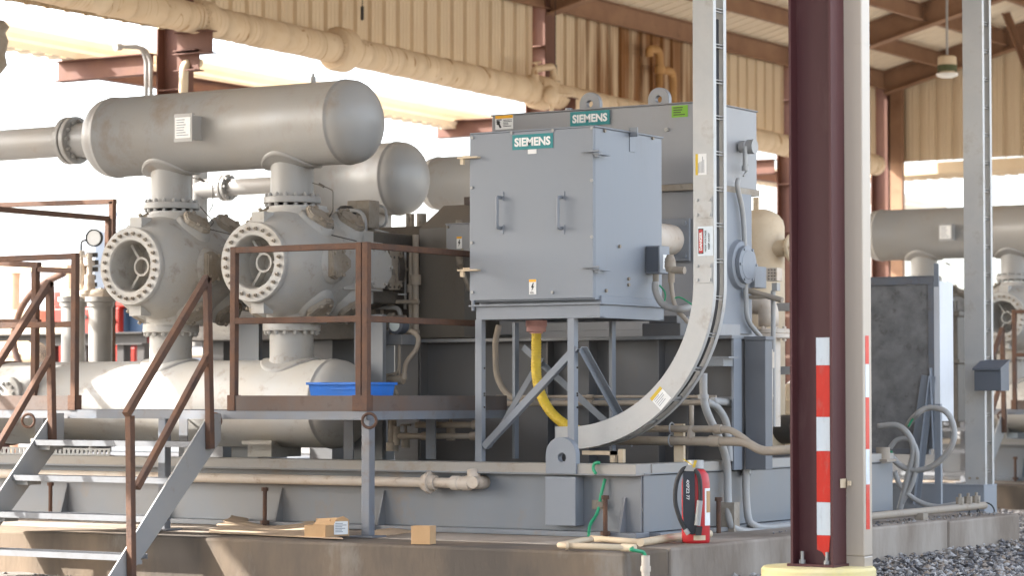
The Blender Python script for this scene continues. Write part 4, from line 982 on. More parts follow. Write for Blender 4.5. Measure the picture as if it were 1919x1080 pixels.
# cable tray: ladder with a quarter bend
def make_tray():
    s = thing('cable_tray', 'tall aluminium ladder cable tray that bends left in a quarter circle below the cabinet', 'cable tray', (.345, .3, ZT))
    Y0, W, H, FL = .30, .205, .168, .045; xc = .340; Rc = 1.15; zc = 2.33
    path = [(V(xc, 0, 5.6), 0), (V(xc, 0, 4.9), 0), (V(xc, 0, 2.9), 0)]
    N = 30
    for i in range(N+1):
        a = math.pi/2*i/N; path.append((V(xc-Rc+Rc*math.cos(a), 0, zc-Rc*math.sin(a)), a))
    path.append((V(xc-Rc-.11, 0, zc-Rc), math.pi/2))
    def sweep(poly):                                   # poly in (across, y): across + = outside of bend
        vs = []; n = len(poly)
        for c, a in path:
            nn = V(math.cos(a), 0, -math.sin(a))
            for p in poly: vs.append(c+nn*p[0]+EY*p[1])
        fs = [(i*n+j, i*n+(j+1) % n, (i+1)*n+(j+1) % n, (i+1)*n+j) for i in range(len(path)-1) for j in range(n)]
        fs += [tuple(range(n)), tuple((len(path)-1)*n+j for j in range(n))]
        return MB().add(vs, fs)
    t = .005; h = H/2
    part('side_rail', sweep([(-h, Y0), (h, Y0), (h, Y0+FL), (h-t, Y0+FL), (h-t, Y0+t), (-h+t, Y0+t), (-h+t, Y0+FL*.6), (-h, Y0+FL*.6)]), 'alum', s)
    Y1 = Y0+W
    part('side_rail', sweep([(-h, Y1), (h, Y1), (h, Y1-FL), (h-t, Y1-FL), (h-t, Y1-t), (-h+t, Y1-t), (-h+t, Y1-FL*.6), (-h, Y1-FL*.6)][::-1]), 'alum', s)
    pts = []; L = 0
    def emit(c, a): 
        nn = V(math.cos(a), 0, -math.sin(a)); tt = V(math.sin(a), 0, math.cos(a)); o = c+nn*(h-.022)
        m = MB()
        for k in (-.011, .011): m.bar(o+tt*k+EY*(Y0+t), o+tt*k+EY*(Y1-t), .006, .028, up=nn)
        m.bar(o-nn*.012+tt*-.011+EY*(Y0+t), o-nn*.012+tt*-.011+EY*(Y1-t), .004, .004, up=nn); part('rung', m, 'galv', s)
    z = PY(1346, 18, .38).z
    while z > zc+.02: emit(V(xc, 0, z), 0); z -= .262
    a = (zc-z)/Rc
    while a < math.pi/2: emit(V(xc-Rc+Rc*math.cos(a), 0, zc-Rc*math.sin(a)), a); a += .262/Rc
    for ya, yb in ((368, 409), (492, 531)):
        z1, z0 = PY(1320, ya, Y0).z, PY(1320, yb, Y0).z
        m = MB().box(xc-h+.02, xc+h-.012, Y0-.006, Y0-.0005, z0, z1)
        for x in (xc-h+.035, xc+h-.03):
            for z in (z0+.025, z1-.025): m.cyl((x, Y0-.006, z), (x, Y0-.016, z), .012, 10)
        part('splice_plate', m, 'alum', s, .001)
    def tag(cx, cz, ang, w, h_, band):
        e1 = V(math.cos(ang), 0, math.sin(ang)); e2 = V(-math.sin(ang), 0, math.cos(ang)); c = V(cx, Y0-.0012, cz)
        part('data_label', plane(c, e1, e2, w, h_, .001), 'white', s)
        part('label_band', plane(c+e2*(h_/2-band/2), e1, e2, w, band, .002), 'ylw', s)
        lm = lines_mb(c+e2*(h_*.22), e1, e2, w*.8, 5, .004, h_*.12, int(cx*100), .0022); part('label_print', lm, 'print', s)
    q = PY(1314, 308, Y0); tag(q.x, q.z, math.pi/2, .155, .09, .02)
    q = PY(1238, 747, Y0); tag(q.x, q.z, R(47), .125, .125, .026)
    # DANGER label, lettering running upwards
    q = PY(1322, 452, Y0); e1, e2 = EZ, -EX; c = V(q.x, Y0-.0012, q.z)
    part('danger_label', plane(c, e1, e2, .215, .125, .001), 'tape_w', s)
    part('label_panel', plane(c+e2*.036, e1, e2, .185, .042, .002), 'ink', s)
    ov = MB().ext([(.078*math.copysign(1, math.cos(a))+.008*math.cos(a), .017*math.sin(a)) for a in [2*math.pi*(i+.5)/24 for i in range(24)]], c+e2*.036, e1, e2, e1.cross(e2), .003)
    part('label_oval', ov, 'red', s)
    part('danger_word', text_mb('DANGER', .03, c+e2*.036, e1, e2, .0042, .0012, .135), 'white', s)
    part('voltage_words', text_mb('HIGH VOLTAGE', .019, c-e2*.002, e1, e2, .0025, .0006, .155), 'ink', s)
    part('keep_away_words', text_mb('KEEP AWAY', .019, c-e2*.030, e1, e2, .0025, .0006, .12), 'ink', s)
    for off, yo, r_, m_ in ((.0, .085, .034, 'rustplate'), (.03, .13, .03, 'blk'), (.045, .055, .012, 'ylw')):
        pp = []
        for c, a in path[1:]:
            if c.z > 4.3: c = V(c.x, 0, 4.25)
            pp.append(c+V(math.cos(a), 0, -math.sin(a))*off+EY*(Y0+yo))
        part('cable', MB().tube(pp, r_, 10), m_, s)
    # foot under the bend
    fx = PY(1155, 850, .4).x; f = MB().box(fx-.26, fx+.02, .34, .42, 1.055, 1.085).box(fx-.02, fx+.02, .34, .38, ZT, 1.085).box(fx+.05, fx+.09, .34, .38, ZT, 1.10)
    part('foot', f, 'cream', s)
    return s
tray = make_tray()

# yellow corrugated conduit from the cabinet outlet into the tray
yf = thing('yellow_conduit', 'bright yellow corrugated flexible conduit with pink collar hanging below the terminal cabinet', 'conduit', PY(1005, 620, .5))
q = PY(1005, 612, .5)
part('collar', MB().lathe(q+V(0, 0, .045), -EZ, [(0, 0), (0, .082), (.045, .082), (.05, .075), (.085, .075), (.09, .05), (.1, .05)], 28), 'pink', yf)
cp = spline([PY(1005, 620, .5), PY(1005, 660, .5), PY(1005, 700, .48), PY(1012, 735, .45), PY(1030, 770, .42), PY(1056, 794, .40), PY(1085, 808, .39), PY(1120, 815, .39)], 30)
rs = [.038+.0018*math.sin(i*1.57) for i in range(len(cp))]
part('hose', MB().tube(cp, rs, 16), 'ylw', yf)

# junction box on the motor seen left of the cabinet
jz1, jz0 = PY(850, 421, 1.5).z, PY(850, 474, 1.5).z; jx0, jx1 = PY(836, 445, 1.5).x, PY(905, 445, 1.5).x
jb = thing('junction_box', 'grey junction box with orange topped warning label beside the coupling guard', 'junction box', (jx0, 1.5, jz0))
part('housing', MB().box(jx0, jx1, 1.5, 1.75, jz0, jz1).box(jx0-.005, jx1, 1.49, 1.76, jz1, jz1+.012), 'motor', jb, .005)
mm = MB()
for (x, y) in ((840, 426), (838, 467), (867, 468)): q = PY(x, y, 1.5); mm.hexes((q.x, 1.5, q.z), -EY, 0, 1, .011, .012)
part('screw', mm, 'cover', jb)
q = PY(861, 455, 1.5); part('warning_label', plane(V(q.x, 1.499, q.z), EX, EZ, .052, .1, .002), 'white', jb); part('label_band', plane(V(q.x, 1.499, q.z+.042), EX, EZ, .05, .016, .004), 'amber', jb)
part('bolt_symbol', MB().ext([(.004, .026), (-.013, -.004), (-.002, -.002), (-.007, -.03), (.013, .006), (.002, .004), (.009, .026)], V(q.x, 1.498, q.z), EX, EZ, -EY, .003), 'ink', jb)
part('knob', MB().cyl(PY(861, 420, 1.6), PY(861, 413, 1.6), .03, 12), 'cover', jb); part('hub', MB().tube([PY(860, 474, 1.6), PY(862, 498, 1.6)], .03, 10).tube([PY(862, 496, 1.6), PY(880, 545, 1.6)], .018, 10), 'cover', jb)
# ================================================================== SMALLER THINGS ON THE FIRST UNIT
# process pipe entering the suction bottle from the left
ip = thing('inlet_pipe', 'fat grey flanged pipe entering the left end of the upper near bottle', 'pipe', (-6.5, YN, 3.69))
zc = PY(70, 268, YN).z
part('pipe', MB().cyl((-12, YN, zc+.0), (-5.97, YN, zc), .135, 36), 'gray', ip)
part('flange', MB().flange((-5.92, YN, zc), EX, .205, .05, .1, 12, .02), 'gray', ip)
part('flange', MB().flange((-5.985, YN, zc), EX, .205, .05, .1, 12, .02).cyl((-5.87, YN, zc), (-5.6, YN, zc), .15, 32), 'gray', ip)
# rear bottles
YR = 4.3; zr = PY(720, 336, YR).z
rb = thing('rear_bottle', 'dirty grey pulsation bottle behind the second cylinder, its brown stained domed end facing right', 'pressure vessel', (-5.5, YR, zr-.4))
q1 = PY(789, 335, YR).x; q0 = PY(572, 345, YR).x
part('shell', bottle((q0, YR, zr), EX, q1-q0, .352), 'gray', rb)
part('nozzle', MB().cyl((q1-.55, YR, zr-.3), (q1-.55, YR, 2.9), .17, 30), 'gray', rb); part('nozzle', MB().cyl((q0+.35, YR, zr-.3), (q0+.35, YR, 2.9), .17, 30), 'gray', rb)
cp = thing('crossover_pipe', 'grey flanged pipe running between the two near nozzles to the rear bottle', 'pipe', PY(430, 352, YR))
f0 = PY(418, 352, YR); part('pipe', MB().cyl(f0+V(.08, 0, 0), V(q0+.1, YR, f0.z), .085, 28), 'gray', cp); part('pipe', MB().cyl(f0+V(-.35, 0, 0), f0, .1, 28), 'gray', cp)
part('flange', MB().flange(f0, EX, .135, .04, .08, 8, .016), 'gray', cp); part('flange', MB().flange(f0+V(.05, 0, 0), EX, .135, .04, .08, 8, .016), 'gray', cp)
p_ = f0+V(-.32, 0, 0); part('riser', MB().cyl(p_+V(0, 0, -1.6), p_+V(0, 0, .18), .095, 28), 'gray', cp)
c3 = PY(795, 340, 7.2); z3 = PY(860, 342, 7.2).z
tb_ = thing('far_bottle', 'smaller grey domed bottle partly hidden by the left edge of the terminal cabinet', 'pressure vessel', (c3.x+1, 7.2, z3-.3))
part('shell', bottle((c3.x, 7.2, z3), EX, 2.6, .285, .55), 'gray', tb_); part('leg', MB().box(c3.x+.8, c3.x+1.1, 7.1, 7.3, .1, z3-.2), 'gray', tb_); part('leg', MB().box(c3.x+1.7, c3.x+2, 7.1, 7.3, .1, z3-.2), 'gray', tb_)

pb_ = thing('pipe_bundle', 'sunlit cream pipes with flanges glimpsed low between the two near cylinders', 'pipes', PY(400, 640, 5.6))
for y_, r_ in ((602, .045), (632, .05), (662, .055), (615, .03)):
    q = PY(330, y_, 5.6); q2 = PY(470, y_, 5.6); part('pipe', MB().cyl(q, q2, r_, 16).cyl(q.lerp(q2, .5), q.lerp(q2, .54), r_*1.9, 18).cyl(q.lerp(q2, .56), q.lerp(q2, .6), r_*1.9, 18), 'pipe', pb_)
for x_ in (385, 408, 425): q = PY(x_, 590, 5.4); part('riser', MB().cyl(q, q+V(0, 0, -.75), .03, 10), 'dustpipe', pb_)
ft = thing('small_bore_piping', 'tangle of small dusty pipes and valves in the shade beside the coupling guard', 'pipes', PY(770, 600, 1.6))
for x_, ya, yb, r_ in ((700, 560, 640, .022), (716, 575, 640, .016), (770, 470, 628, .02), (779, 440, 628, .028), (760, 600, 640, .03)):
    a_, b_ = PY(x_, ya, 1.62), PY(x_, yb, 1.62); part('pipe', MB().cyl(a_, b_, r_, 10).cyl(a_.lerp(b_, .4), a_.lerp(b_, .5), r_*1.7, 10), 'dustpipe', ft)
for x0_, x1_, y_, r_ in ((690, 785, 566, .018), (690, 760, 596, .024), (690, 785, 622, .016)):
    part('pipe', MB().cyl(PY(x0_, y_, 1.58), PY(x1_, y_, 1.58), r_, 10).cyl(PY(x0_+40, y_, 1.58), PY(x0_+48, y_, 1.58), r_*1.8, 10), 'dustpipe', ft)
for x_, y_ in ((705, 838), (760, 826), (845, 812)):
    q = PY(x_, y_, .8); part('valve', MB().cyl(q+V(0, 0, -.06), q+V(0, 0, .06), .035, 12).cyl(q+V(0, 0, .06), q+V(0, 0, .12), .012, 8).cyl(q+V(0, 0, .115), q+V(0, 0, .13), .045, 14), 'dustpipe', ft)
# cream pipe along the skid side
z1, z0 = PY(600, 893, -.12), PY(600, 911, -.12)
sp = thing('drain_pipe', 'white painted drain pipe with rusty union fittings along the side of the near skid', 'pipe', PY(600, 902, -.12))
a, b = PY(372, 896, -.12), PY(800, 905, -.12)
ax = (b-a).normalized()
part('pipe', MB().cyl(a-ax*4, b+ax*.42, .038, 20), 'pipe', sp)
m = MB().lathe(b, ax, [(-.03, .04), (-.03, .06), (.0, .062), (.005, .078), (.03, .08), (.035, .06), (.08, .055), (.08, .04)], 20); m.hexes(b+ax*.005, ax, 0, 1, .084, .03, side=8)
part('union', m, 'pipe', sp)
c = PY(848, 906, -.12); m = MB().lathe(c, ax, [(0, .04), (0, .054), (.06, .054), (.065, .05), (.09, .05), (.095, .054), (.16, .054), (.16, .04)], 20); part('coupling', m, 'pipe', sp)
e = PY(886, 905, -.12); part('elbow', MB().tube(fil([e+V(-.06, 0, 0), e+V(.03, 0, 0), e+V(.03, .16, 0)], .08), .05, 16).cyl(e+V(.03, -.01, 0), e+V(.03, -.05, 0), .045, 16), 'pipe', sp)
part('elbow', MB().tube([e+V(.0, .02, .0), e+V(-.02, .04, .09)], .05, 14), 'pipe', sp)
# perforated strip on the skid top at far left
m = MB(); x0, x1 = PY(-40, 845, .03).x, PY(208, 845, .03).x
m.box(x0, x1, .02, .028, ZT, ZT+.012); m.box(x0, x1, .02, .028, ZT+.045, ZT+.06)
x = x0
while x < x1: m.box(x, x+.028, .02, .028, ZT+.012, ZT+.045); x += .048
m.box(x0, x1, .028, .07, ZT, ZT+.006)
solo('slotted_channel', m, 'alum', 'slotted metal strip lying on the skid flange behind the steps', 'strip', V(x0, .03, ZT))

# blue tote on the deck
bt = thing('parts_bin', 'shallow blue plastic bin on the platform behind the double railing post', 'bin', (-2.2, -.4, ZD))
bq = PY(592, 720, -.45); br = PY(727, 720, -.25); zt = PY(660, 717, -.4).z
m = MB(); x0, x1, y0, y1 = bq.x, br.x, -.55, -.15; t_ = .004
ta = .03
for (pa, pb, qa, qb) in (((x0+ta, y0+ta), (x1-ta, y0+ta), (x0, y0), (x1, y0)), ((x1-ta, y0+ta), (x1-ta, y1-ta), (x1, y0), (x1, y1)), ((x1-ta, y1-ta), (x0+ta, y1-ta), (x1, y1), (x0, y1)), ((x0+ta, y1-ta), (x0+ta, y0+ta), (x0, y1), (x0, y0))):
    m.add([(pa[0], pa[1], ZD), (pb[0], pb[1], ZD), (qb[0], qb[1], zt), (qa[0], qa[1], zt)], [(0, 1, 2, 3)])
m.box(x0+ta, x1-ta, y0+ta, y1-ta, ZD, ZD+.005)
part('tub', m, 'blue', bt)
m = MB().box(x0-.012, x1+.012, y0-.012, y0, zt-.02, zt).box(x0-.012, x1+.012, y1, y1+.012, zt-.02, zt).box(x0-.012, x0, y0, y1, zt-.02, zt).box(x1, x1+.012, y0, y1, zt-.02, zt)
for k in range(1, 4): zz_ = ZD+(zt-ZD)*k/4; m.box(x0+.2, x1-.01, y0-.006+ta*(1-k/4), y0+.01+ta*(1-k/4), zz_-.004, zz_+.004)
part('rim', m, 'blue', bt, .002)

# gas transmitter with two hoses in the shade under the railing
G = lambda x, y, Y=.95: PY(x, y, Y)
tr = thing('transmitter', 'blue grey round gauge head with two drooping hoses under the side railing', 'gauge', G(747, 612))
c = G(747, 610); part('head', MB().lathe(c+V(0, -.06, 0), EY, [(0, 0), (0, .055), (.01, .072), (.1, .075), (.13, .06), (.13, 0)], 28), 'slate', tr)
part('dial', MB().cyl(c+V(0, -.062, 0), c+V(0, -.058, 0), .05, 24), 'glassy', tr)
part('shelf', MB().box(G(700, 640).x, G(756, 640).x, .93, 1.15, G(700, 647).z, G(700, 628).z).box(G(693, 640).x, G(706, 640).x, .98, 1.08, ZT-.08, G(693, 604).z).ext([(0, 0), (.2, .35), (0, .35)], V(G(697, 640).x, .93, G(700, 700).z), EX, EZ, EY, .01), 'skid', tr, .003)
part('hose', MB().tube(spline([G(732, 620), G(718, 635), G(714, 665), G(714, 702)]), .02, 10), 'dustpipe', tr); part('hose', MB().tube(spline([G(769, 620), G(783, 632), G(780, 655), G(762, 680), G(757, 705)]), .02, 10), 'dustpipe', tr)
part('manifold', MB().cyl(G(714, 712), G(742, 712), .03, 12).cyl(G(742, 712), G(756, 712), .038, 12).cyl(G(757, 700), G(757, 712), .025, 12).tube(fil([G(748, 640), G(748, 700), G(714, 705)], .06), .012, 8).cyl(G(749, 650), G(749, 712), .01, 8).tube(fil([G(714, 712), G(738, 725), G(744, 742)], .04), .018, 8), 'dustpipe', tr)
# pipes seen under the deck
for (pts, r, lab) in ((((735, 785), (735, 838)), .035, 'capped upright pipe stub under the platform deck'), (((740, 818), (800, 818), (890, 818)), .022, 'lower of two dusty horizontal pipes under the platform deck'), (((780, 797), (895, 797)), .024, 'upper of two dusty horizontal pipes under the platform deck')):
    m = MB().tube([PY(x, y, .6) for x, y in pts], r, 12)
    if r > .03: m.cyl(PY(735, 830, .6), PY(735, 846, .6), .05, 12); m.cyl(PY(743, 800, .6), PY(743, 835, .6), .03, 12)
    else:
        for (x, y) in pts[1:]: m.cyl(PY(x-8, y, .6), PY(x+4, y, .6), r*1.5, 12)
    solo('utility_pipe', m, 'dustpipe', lab, 'pipe', PY(*pts[0], .6))
# pipes and strut behind the cabinet stand
Q = lambda x, y, Y=1.12: PY(x, y, Y)
m = MB().tube(fil([Q(935, 610), Q(928, 640), Q(930, 710), Q(955, 748), Q(1010, 756)], .2), .025, 10)
solo('flexible_conduit', m, 'dustpipe', 'dusty conduit bending in behind the left front leg of the cabinet stand', 'conduit', Q(928, 640))
for k, (y, r) in enumerate(((744, .012), (757, .022))):
    m = MB().cyl(Q(930, y), Q(1342, y-2 if k else y), r, 12); m.cyl(Q(1100, y), Q(1112, y), r*1.5, 12)
    solo('utility_pipe', m, 'dustpipe', ('thin rail' if not k else 'dusty pipe')+' running level behind the diagonal braces of the cabinet stand', 'pipe', Q(930, y))
Q2 = lambda x, y, Y=.72: PY(x, y, Y)
lp = thing('conduit_pair', 'pair of dusty horizontal conduits with clamps and a tee, right of the tray bend', 'conduit', Q2(1290, 826))
m = MB().tube(fil([Q2(1200, 804), Q2(1352, 805), Q2(1368, 806), Q2(1392, 820), Q2(1420, 845), Q2(1500, 845)], .12), .026, 12); part('conduit', m, 'dustpipe', lp)
m = MB().tube(fil([Q2(1120, 826), Q2(1380, 828), Q2(1400, 830), Q2(1428, 847), Q2(1495, 842)], .12), .034, 12); part('conduit', m, 'dustpipe', lp)
m = MB().tube([Q2(1296, 760), Q2(1296, 800)], .018, 10); m.cyl(Q2(1295, 798), Q2(1295, 828), .03, 12); part('tee', m, 'dustpipe', lp); part('coupling', MB().cyl(Q2(1330, 827), Q2(1350, 828), .042, 12), 'dustpipe', lp); part('coupling', MB().cyl(Q2(1352, 805), Q2(1340, 805), .036, 12), 'dustpipe', lp)
m = MB().box(Q2(1258, 826).x, Q2(1276, 826).x, .76, .79, ZT, Q2(1260, 795).z); part('clamp_post', m, 'cream', lp)
for (x, y, r) in ((1259, 803, .04), (1258, 826, .046)): part('u_bolt', MB().torus(Q2(x, y), EX, r, .006, 18, 6), 'galv', lp)
# conduits that come over the skid edge at the right corner
C = lambda x, y, X: PX(x, y, X)
cl = thing('conduit_loops', 'three grey conduits looping over the right edge of the near skid beside the fire extinguisher', 'conduit', C(1360, 900, .05))
A1 = spline([C(1318, 700, .04), C(1319, 745, .04), C(1326, 775, .05), C(1350, 828, .06), C(1362, 870, .06), C(1364, 930, .06), C(1368, 975, .10), C(1380, 993, .12), C(1420, 998, .14), C(1480, 990, .14)])
A2 = spline([C(1323, 753, .0), C(1345, 765, .0), C(1362, 795, .02), C(1366, 840, .04), C(1367, 866, .05)])
A3 = spline([C(1335, 752, .0), C(1370, 758, .0), C(1394, 785, .02), C(1398, 840, .05), C(1398, 920, .06), C(1402, 970, .1), C(1412, 985, .12), C(1440, 990, .14), C(1500, 984, .14)])
for P_, r in ((A1, .03), (A2, .028), (A3, .029)): part('conduit', MB().tube(P_, r, 12), 'conduit', cl)
part('clamp', MB().cyl(C(1318, 740, .04), C(1318, 748, .04), .042, 14), 'galv', cl); m = MB().cyl(C(1398, 880, .03), C(1398, 890, .04), .036, 12); part('clamp', m, 'galv', cl)
part('strut', MB().box(C(1360, 950, .05).x-.03, .14, C(1365, 960, .06).y-.06, C(1365, 960, .06).y+.03, PT, PT+.22), 'cover', cl)
x_ = PX(1335, 672, .0); part('shelf', MB().box(x_.x-.2, x_.x+.12, x_.y-.05, x_.y+.1, x_.z-.06, x_.z).box(x_.x-.3, x_.x+.17, x_.y-.06, x_.y+.1, x_.z, x_.z+.012), 'skid', cl)
# pale floor conduit on the plinth
F_ = lambda x, y: PZ(x, y, PT+.03)
fc = thing('floor_conduit', 'cream plastic conduit lying in an elbow on the front of the near plinth', 'conduit', F_(1110, 1024))
m = MB().tube(fil([F_(1190, 1028), F_(1046, 1023), F_(1090, 1014), F_(1108, 1012)], .05, 4), .021, 12); m.cyl(F_(1060, 1024), F_(1066, 1024), .027, 12); m.cyl(F_(1165, 1027), F_(1190, 1028), .026, 12)
part('conduit', m, 'cream', fc)
m = MB().tube([F_(1108, 1010), F_(1200, 1017)], .022, 12).tube(fil([F_(1200, 1018), F_(1260, 1008), F_(1330, 1001)], .1), .027, 12); part('conduit', m, 'cream', fc)
q = PY(1207, 1055, -1.58)
dp = V(q.x+.02, -1.595, 0); part('down_conduit', MB().cyl(V(dp.x, dp.y, 0), V(dp.x, dp.y, PY(1207, 1042, -1.595).z), .028, 14).cyl(V(dp.x, dp.y, PY(1207, 1072, -1.595).z), V(dp.x, dp.y, PY(1207, 1062, -1.595).z), .034, 14), 'pipe', fc)
m = MB().tube(spline([F_(1188, 1028)+V(0, -.02, 0), F_(1198, 1030)+V(0, -.1, .0), V(dp.x-.02, dp.y-.0, PY(1206, 1036, -1.6).z), V(dp.x, dp.y, PY(1207, 1046, -1.6).z)]), .012, 8)
solo('earth_cable', m, 'green', 'green earth cable dropping from the cream floor conduit over the plinth edge', 'wire', dp+V(0, 0, .4))
gq = lambda x, y, Y=-.13: PY(x, y, Y)
m = MB().tube(spline([gq(1117, 889), gq(1112, 880), gq(1114, 870), gq(1122, 868), gq(1118, 872, 0.0)]), .012, 8)
m.tube(spline([gq(1134, 898, -.03), gq(1126, 930, -.05), gq(1123, 948, -.06), gq(1118, 965, -.1), gq(1106, 985, -.2), gq(1103, 1006, -.45)]), .012, 8)
solo('earth_cable', m, 'green', 'green earth cable hanging down the face of the near skid beside the lug plate', 'wire', gq(1123, 948))
m = MB().box(gq(1108, 945, -.02).x, gq(1128, 945, -.02).x, -.012, -.001, gq(1110, 955, -.02).z, gq(1110, 938, -.02).z); m.cyl(gq(1124, 947, -.012), gq(1124, 947, -.07), .024, 12)
solo('earth_lug', m, 'cover', 'small bolted earthing pad on the near skid where the green cable passes', 'earth lug', gq(1118, 946, -.02))

# fire extinguisher
ex = PZ(1297, 1018, PT); fx, fy = ex.x+.03, ex.y
fe = thing('fire_extinguisher', 'red wheel-less fire extinguisher with black pouch and hose, standing on the plinth corner', 'fire extinguisher', (fx, fy, PT))
fe['label'] = 'red fire extinguisher with a black padded cover and hose, standing on the near plinth corner'
D_ = math.hypot(fx-CAM.x, fy-CAM.y); px = D_/FPX
k = 1/px
rz = lambda y: PT+(1017-y)*px
part('tank', MB().lathe((fx, fy, PT), EZ, [(0, 0), (0, .094), (.02, .098), (rz(905)-PT, .098), (rz(890)-PT, .088), (rz(880)-PT, .06), (rz(878)-PT, 0)], 36, sharp=False), 'red', fe)
rv = RT; fv = -VH
def loc(x, y, f): return V(fx, fy, 0)+rv*((x-1302)*px)+fv*f+V(0, 0, rz(y))
part('cap', MB().cyl(loc(1302, 878, 0), loc(1302, 863, 0), .056, 24), 'alum', fe)
def slab(poly, f0, f1, mb): return mb.ext([((x-1302)*px, rz(y)) for x, y in poly], V(fx, fy, 0)+fv*f0, rv, EZ, fv, f1-f0)
m = slab([(1280, 998), (1277, 962), (1277, 886), (1283, 876), (1296, 877), (1298, 886), (1298, 960), (1302, 985), (1300, 998), (1293, 1000)], .04, .125, MB())
part('cover', m, 'cordura', fe, .012)
part('stencil', text_mb('4XPZ2 77', .028, loc(1285, 917, .1265), -EZ, rv, .001, .0005, .14), 'white', fe)
part('cover_cap', slab([(1278, 882), (1284, 871), (1301, 872), (1297, 883)], .128, .132, MB()), 'conduit', fe)
part('hose', MB().tube(spline([loc(1294, 876, .10), loc(1276, 880, .12), (loc(1264, 905, .12)), loc(1262, 940, .12), loc(1270, 970, .13), loc(1281, 992, .13)], 8), .0155, 10).tube(spline([loc(1298, 880, .12), loc(1305, 890, .13), loc(1308, 910, .13), loc(1308, 940, .13), loc(1306, 955, .14)], 8), .0155, 10), 'blk', fe)
part('hose_end', MB().cyl(loc(1280, 990, .13), loc(1286, 999, .13), .017, 12), 'alum', fe)
part('nozzle', MB().cyl(loc(1307, 937, .14), loc(1302, 983, .145), .021, 14), 'conduit', fe)
part('holster', slab([(1298, 985), (1311, 985), (1309, 1001), (1299, 1001)], .11, .17, MB()), 'blk', fe, .006)
part('label', MB().lathe((fx, fy, 0), EZ, [(rz(984), .0985), (rz(915), .0985)], 36), 'white', fe) if False else None
def arc_label(y0, y1, a0, a1, m, r=.0992):
    mb = MB(); n = 10; vs = []
    for i in range(n+1):
        a = a0+(a1-a0)*i/n; d = rv*math.cos(a)+fv*math.sin(a)
        vs += [V(fx, fy, rz(y0))+d*r, V(fx, fy, rz(y1))+d*r]
    mb.add(vs, [(2*i, 2*i+2, 2*i+3, 2*i+1) for i in range(n)], True); part('label', mb, m, fe)
arc_label(984, 915, -.3, .95, 'white'); arc_label(960, 920, .1, .8, 'card', .0996); arc_label(1011, 1002, .9, 1.8, 'cream')
part('yellow_tag', MB().ext([(0, 0), (.02, 0), (.035, .05), (.015, .05)], loc(1293, 876, .132), rv, EZ, fv, .003).cyl(loc(1294, 872, .12), loc(1277, 860, .11), .004, 6), 'ylw', fe)

# cartons and cardboard
def carton(name, x0, x1, ytop, ybot, Yf, depth, rot, label, open_=False, flaps=False):
    b = PZ((x0+x1)/2, ybot, PT); 
    D = math.hypot(b.x-CAM.x, b.y-CAM.y); k_ = D/FPX
    t = thing(name, label, 'carton', (b.x, b.y, PT)); return t, b, k_
def obox(m, o, e1, e2, w, d, z0, z1):
    return m.ext([(-w/2, 0), (w/2, 0), (w/2, d), (-w/2, d)], V(o.x, o.y, z0), e1, e2, EZ, z1-z0)
def shell(m, o, e1, e2, w, d, z0, z1, t=.004):
    obox(m, o, e1, e2, w, t, z0, z1); obox(m, o+e2*(d-t), e1, e2, w, t, z0, z1)
    m.ext([(-w/2, t), (-w/2+t, t), (-w/2+t, d-t), (-w/2, d-t)], V(o.x, o.y, z0), e1, e2, EZ, z1-z0)
    m.ext([(w/2-t, t), (w/2, t), (w/2, d-t), (w/2-t, d-t)], V(o.x, o.y, z0), e1, e2, EZ, z1-z0)
    return m
def yawed(a): e1 = V(math.cos(a), math.sin(a), 0); return e1, V(-e1.y, e1.x, 0)
t, b, k_ = carton('cardboard_box', 608, 670, 975, 1007, 0, .2, 0, 'open cardboard carton with white shipping label, left of the platform post')
e1, e2 = yawed(YAW-.62+.0)
zt = PT+.128; o = PZ(636, 1008, PT)
e1, e2 = V(math.cos(R(75)), math.sin(R(75)), 0), V(-math.sin(R(75)), math.cos(R(75)), 0)
e1, e2 = yawed(R(60)); m = shell(MB(), o, e1, e2, .15, .25, PT+.012, zt)
m.add([V(o.x, o.y, zt)+e1*p[0]+e2*p[1]+EZ*p[2] for p in ((-.075, .0, 0), (.075, 0, 0), (.07, .09, .02), (-.06, .1, -.01))], [(0, 1, 2, 3)])
obox(m, o, e1, e2, .15, .25, PT+.010, PT+.014)
part('carton', m, 'card', t)
lab_c = V(o.x, o.y, (PT+.012+zt)/2-.002)
part('shipping_label', plane(lab_c+e1*.012, e1, EZ, .11, .095, .0012), 'white', t)
part('label_print', lines_mb(lab_c+e1*.012+EZ*.032, e1, EZ, .09, 6, .005, .012, 8, .0024), 'print', t)
o = PZ(590, 1007, PT+.012); t, b, k_ = carton('cardboard_box', 566, 610, 983, 1006, 0, .1, 0, 'small squashed open carton lying beside the labelled carton')
e1, e2 = yawed(R(8)); m = shell(MB(), o, e1, e2, .17, .13, PT+.01, PT+.095); m.add([V(o.x, o.y, PT+.095)+e1*p[0]+e2*p[1]+EZ*p[2] for p in ((-.085, .13, 0), (.085, .13, 0), (.09, .17, .05), (-.06, .17, .04))], [(0, 1, 2, 3)]); part('carton', m, 'card', t)
o = PZ(788, 1021, PT); t, b, k_ = carton('cardboard_box', 772, 806, 988, 1021, 0, .1, 0, 'plain cardboard carton at the edge of the plinth, right of the platform post')
e1, e2 = yawed(R(12)); m = obox(MB(), o, e1, e2, .142, .11, PT, PT+.125); part('carton', m, 'card', t, .002)
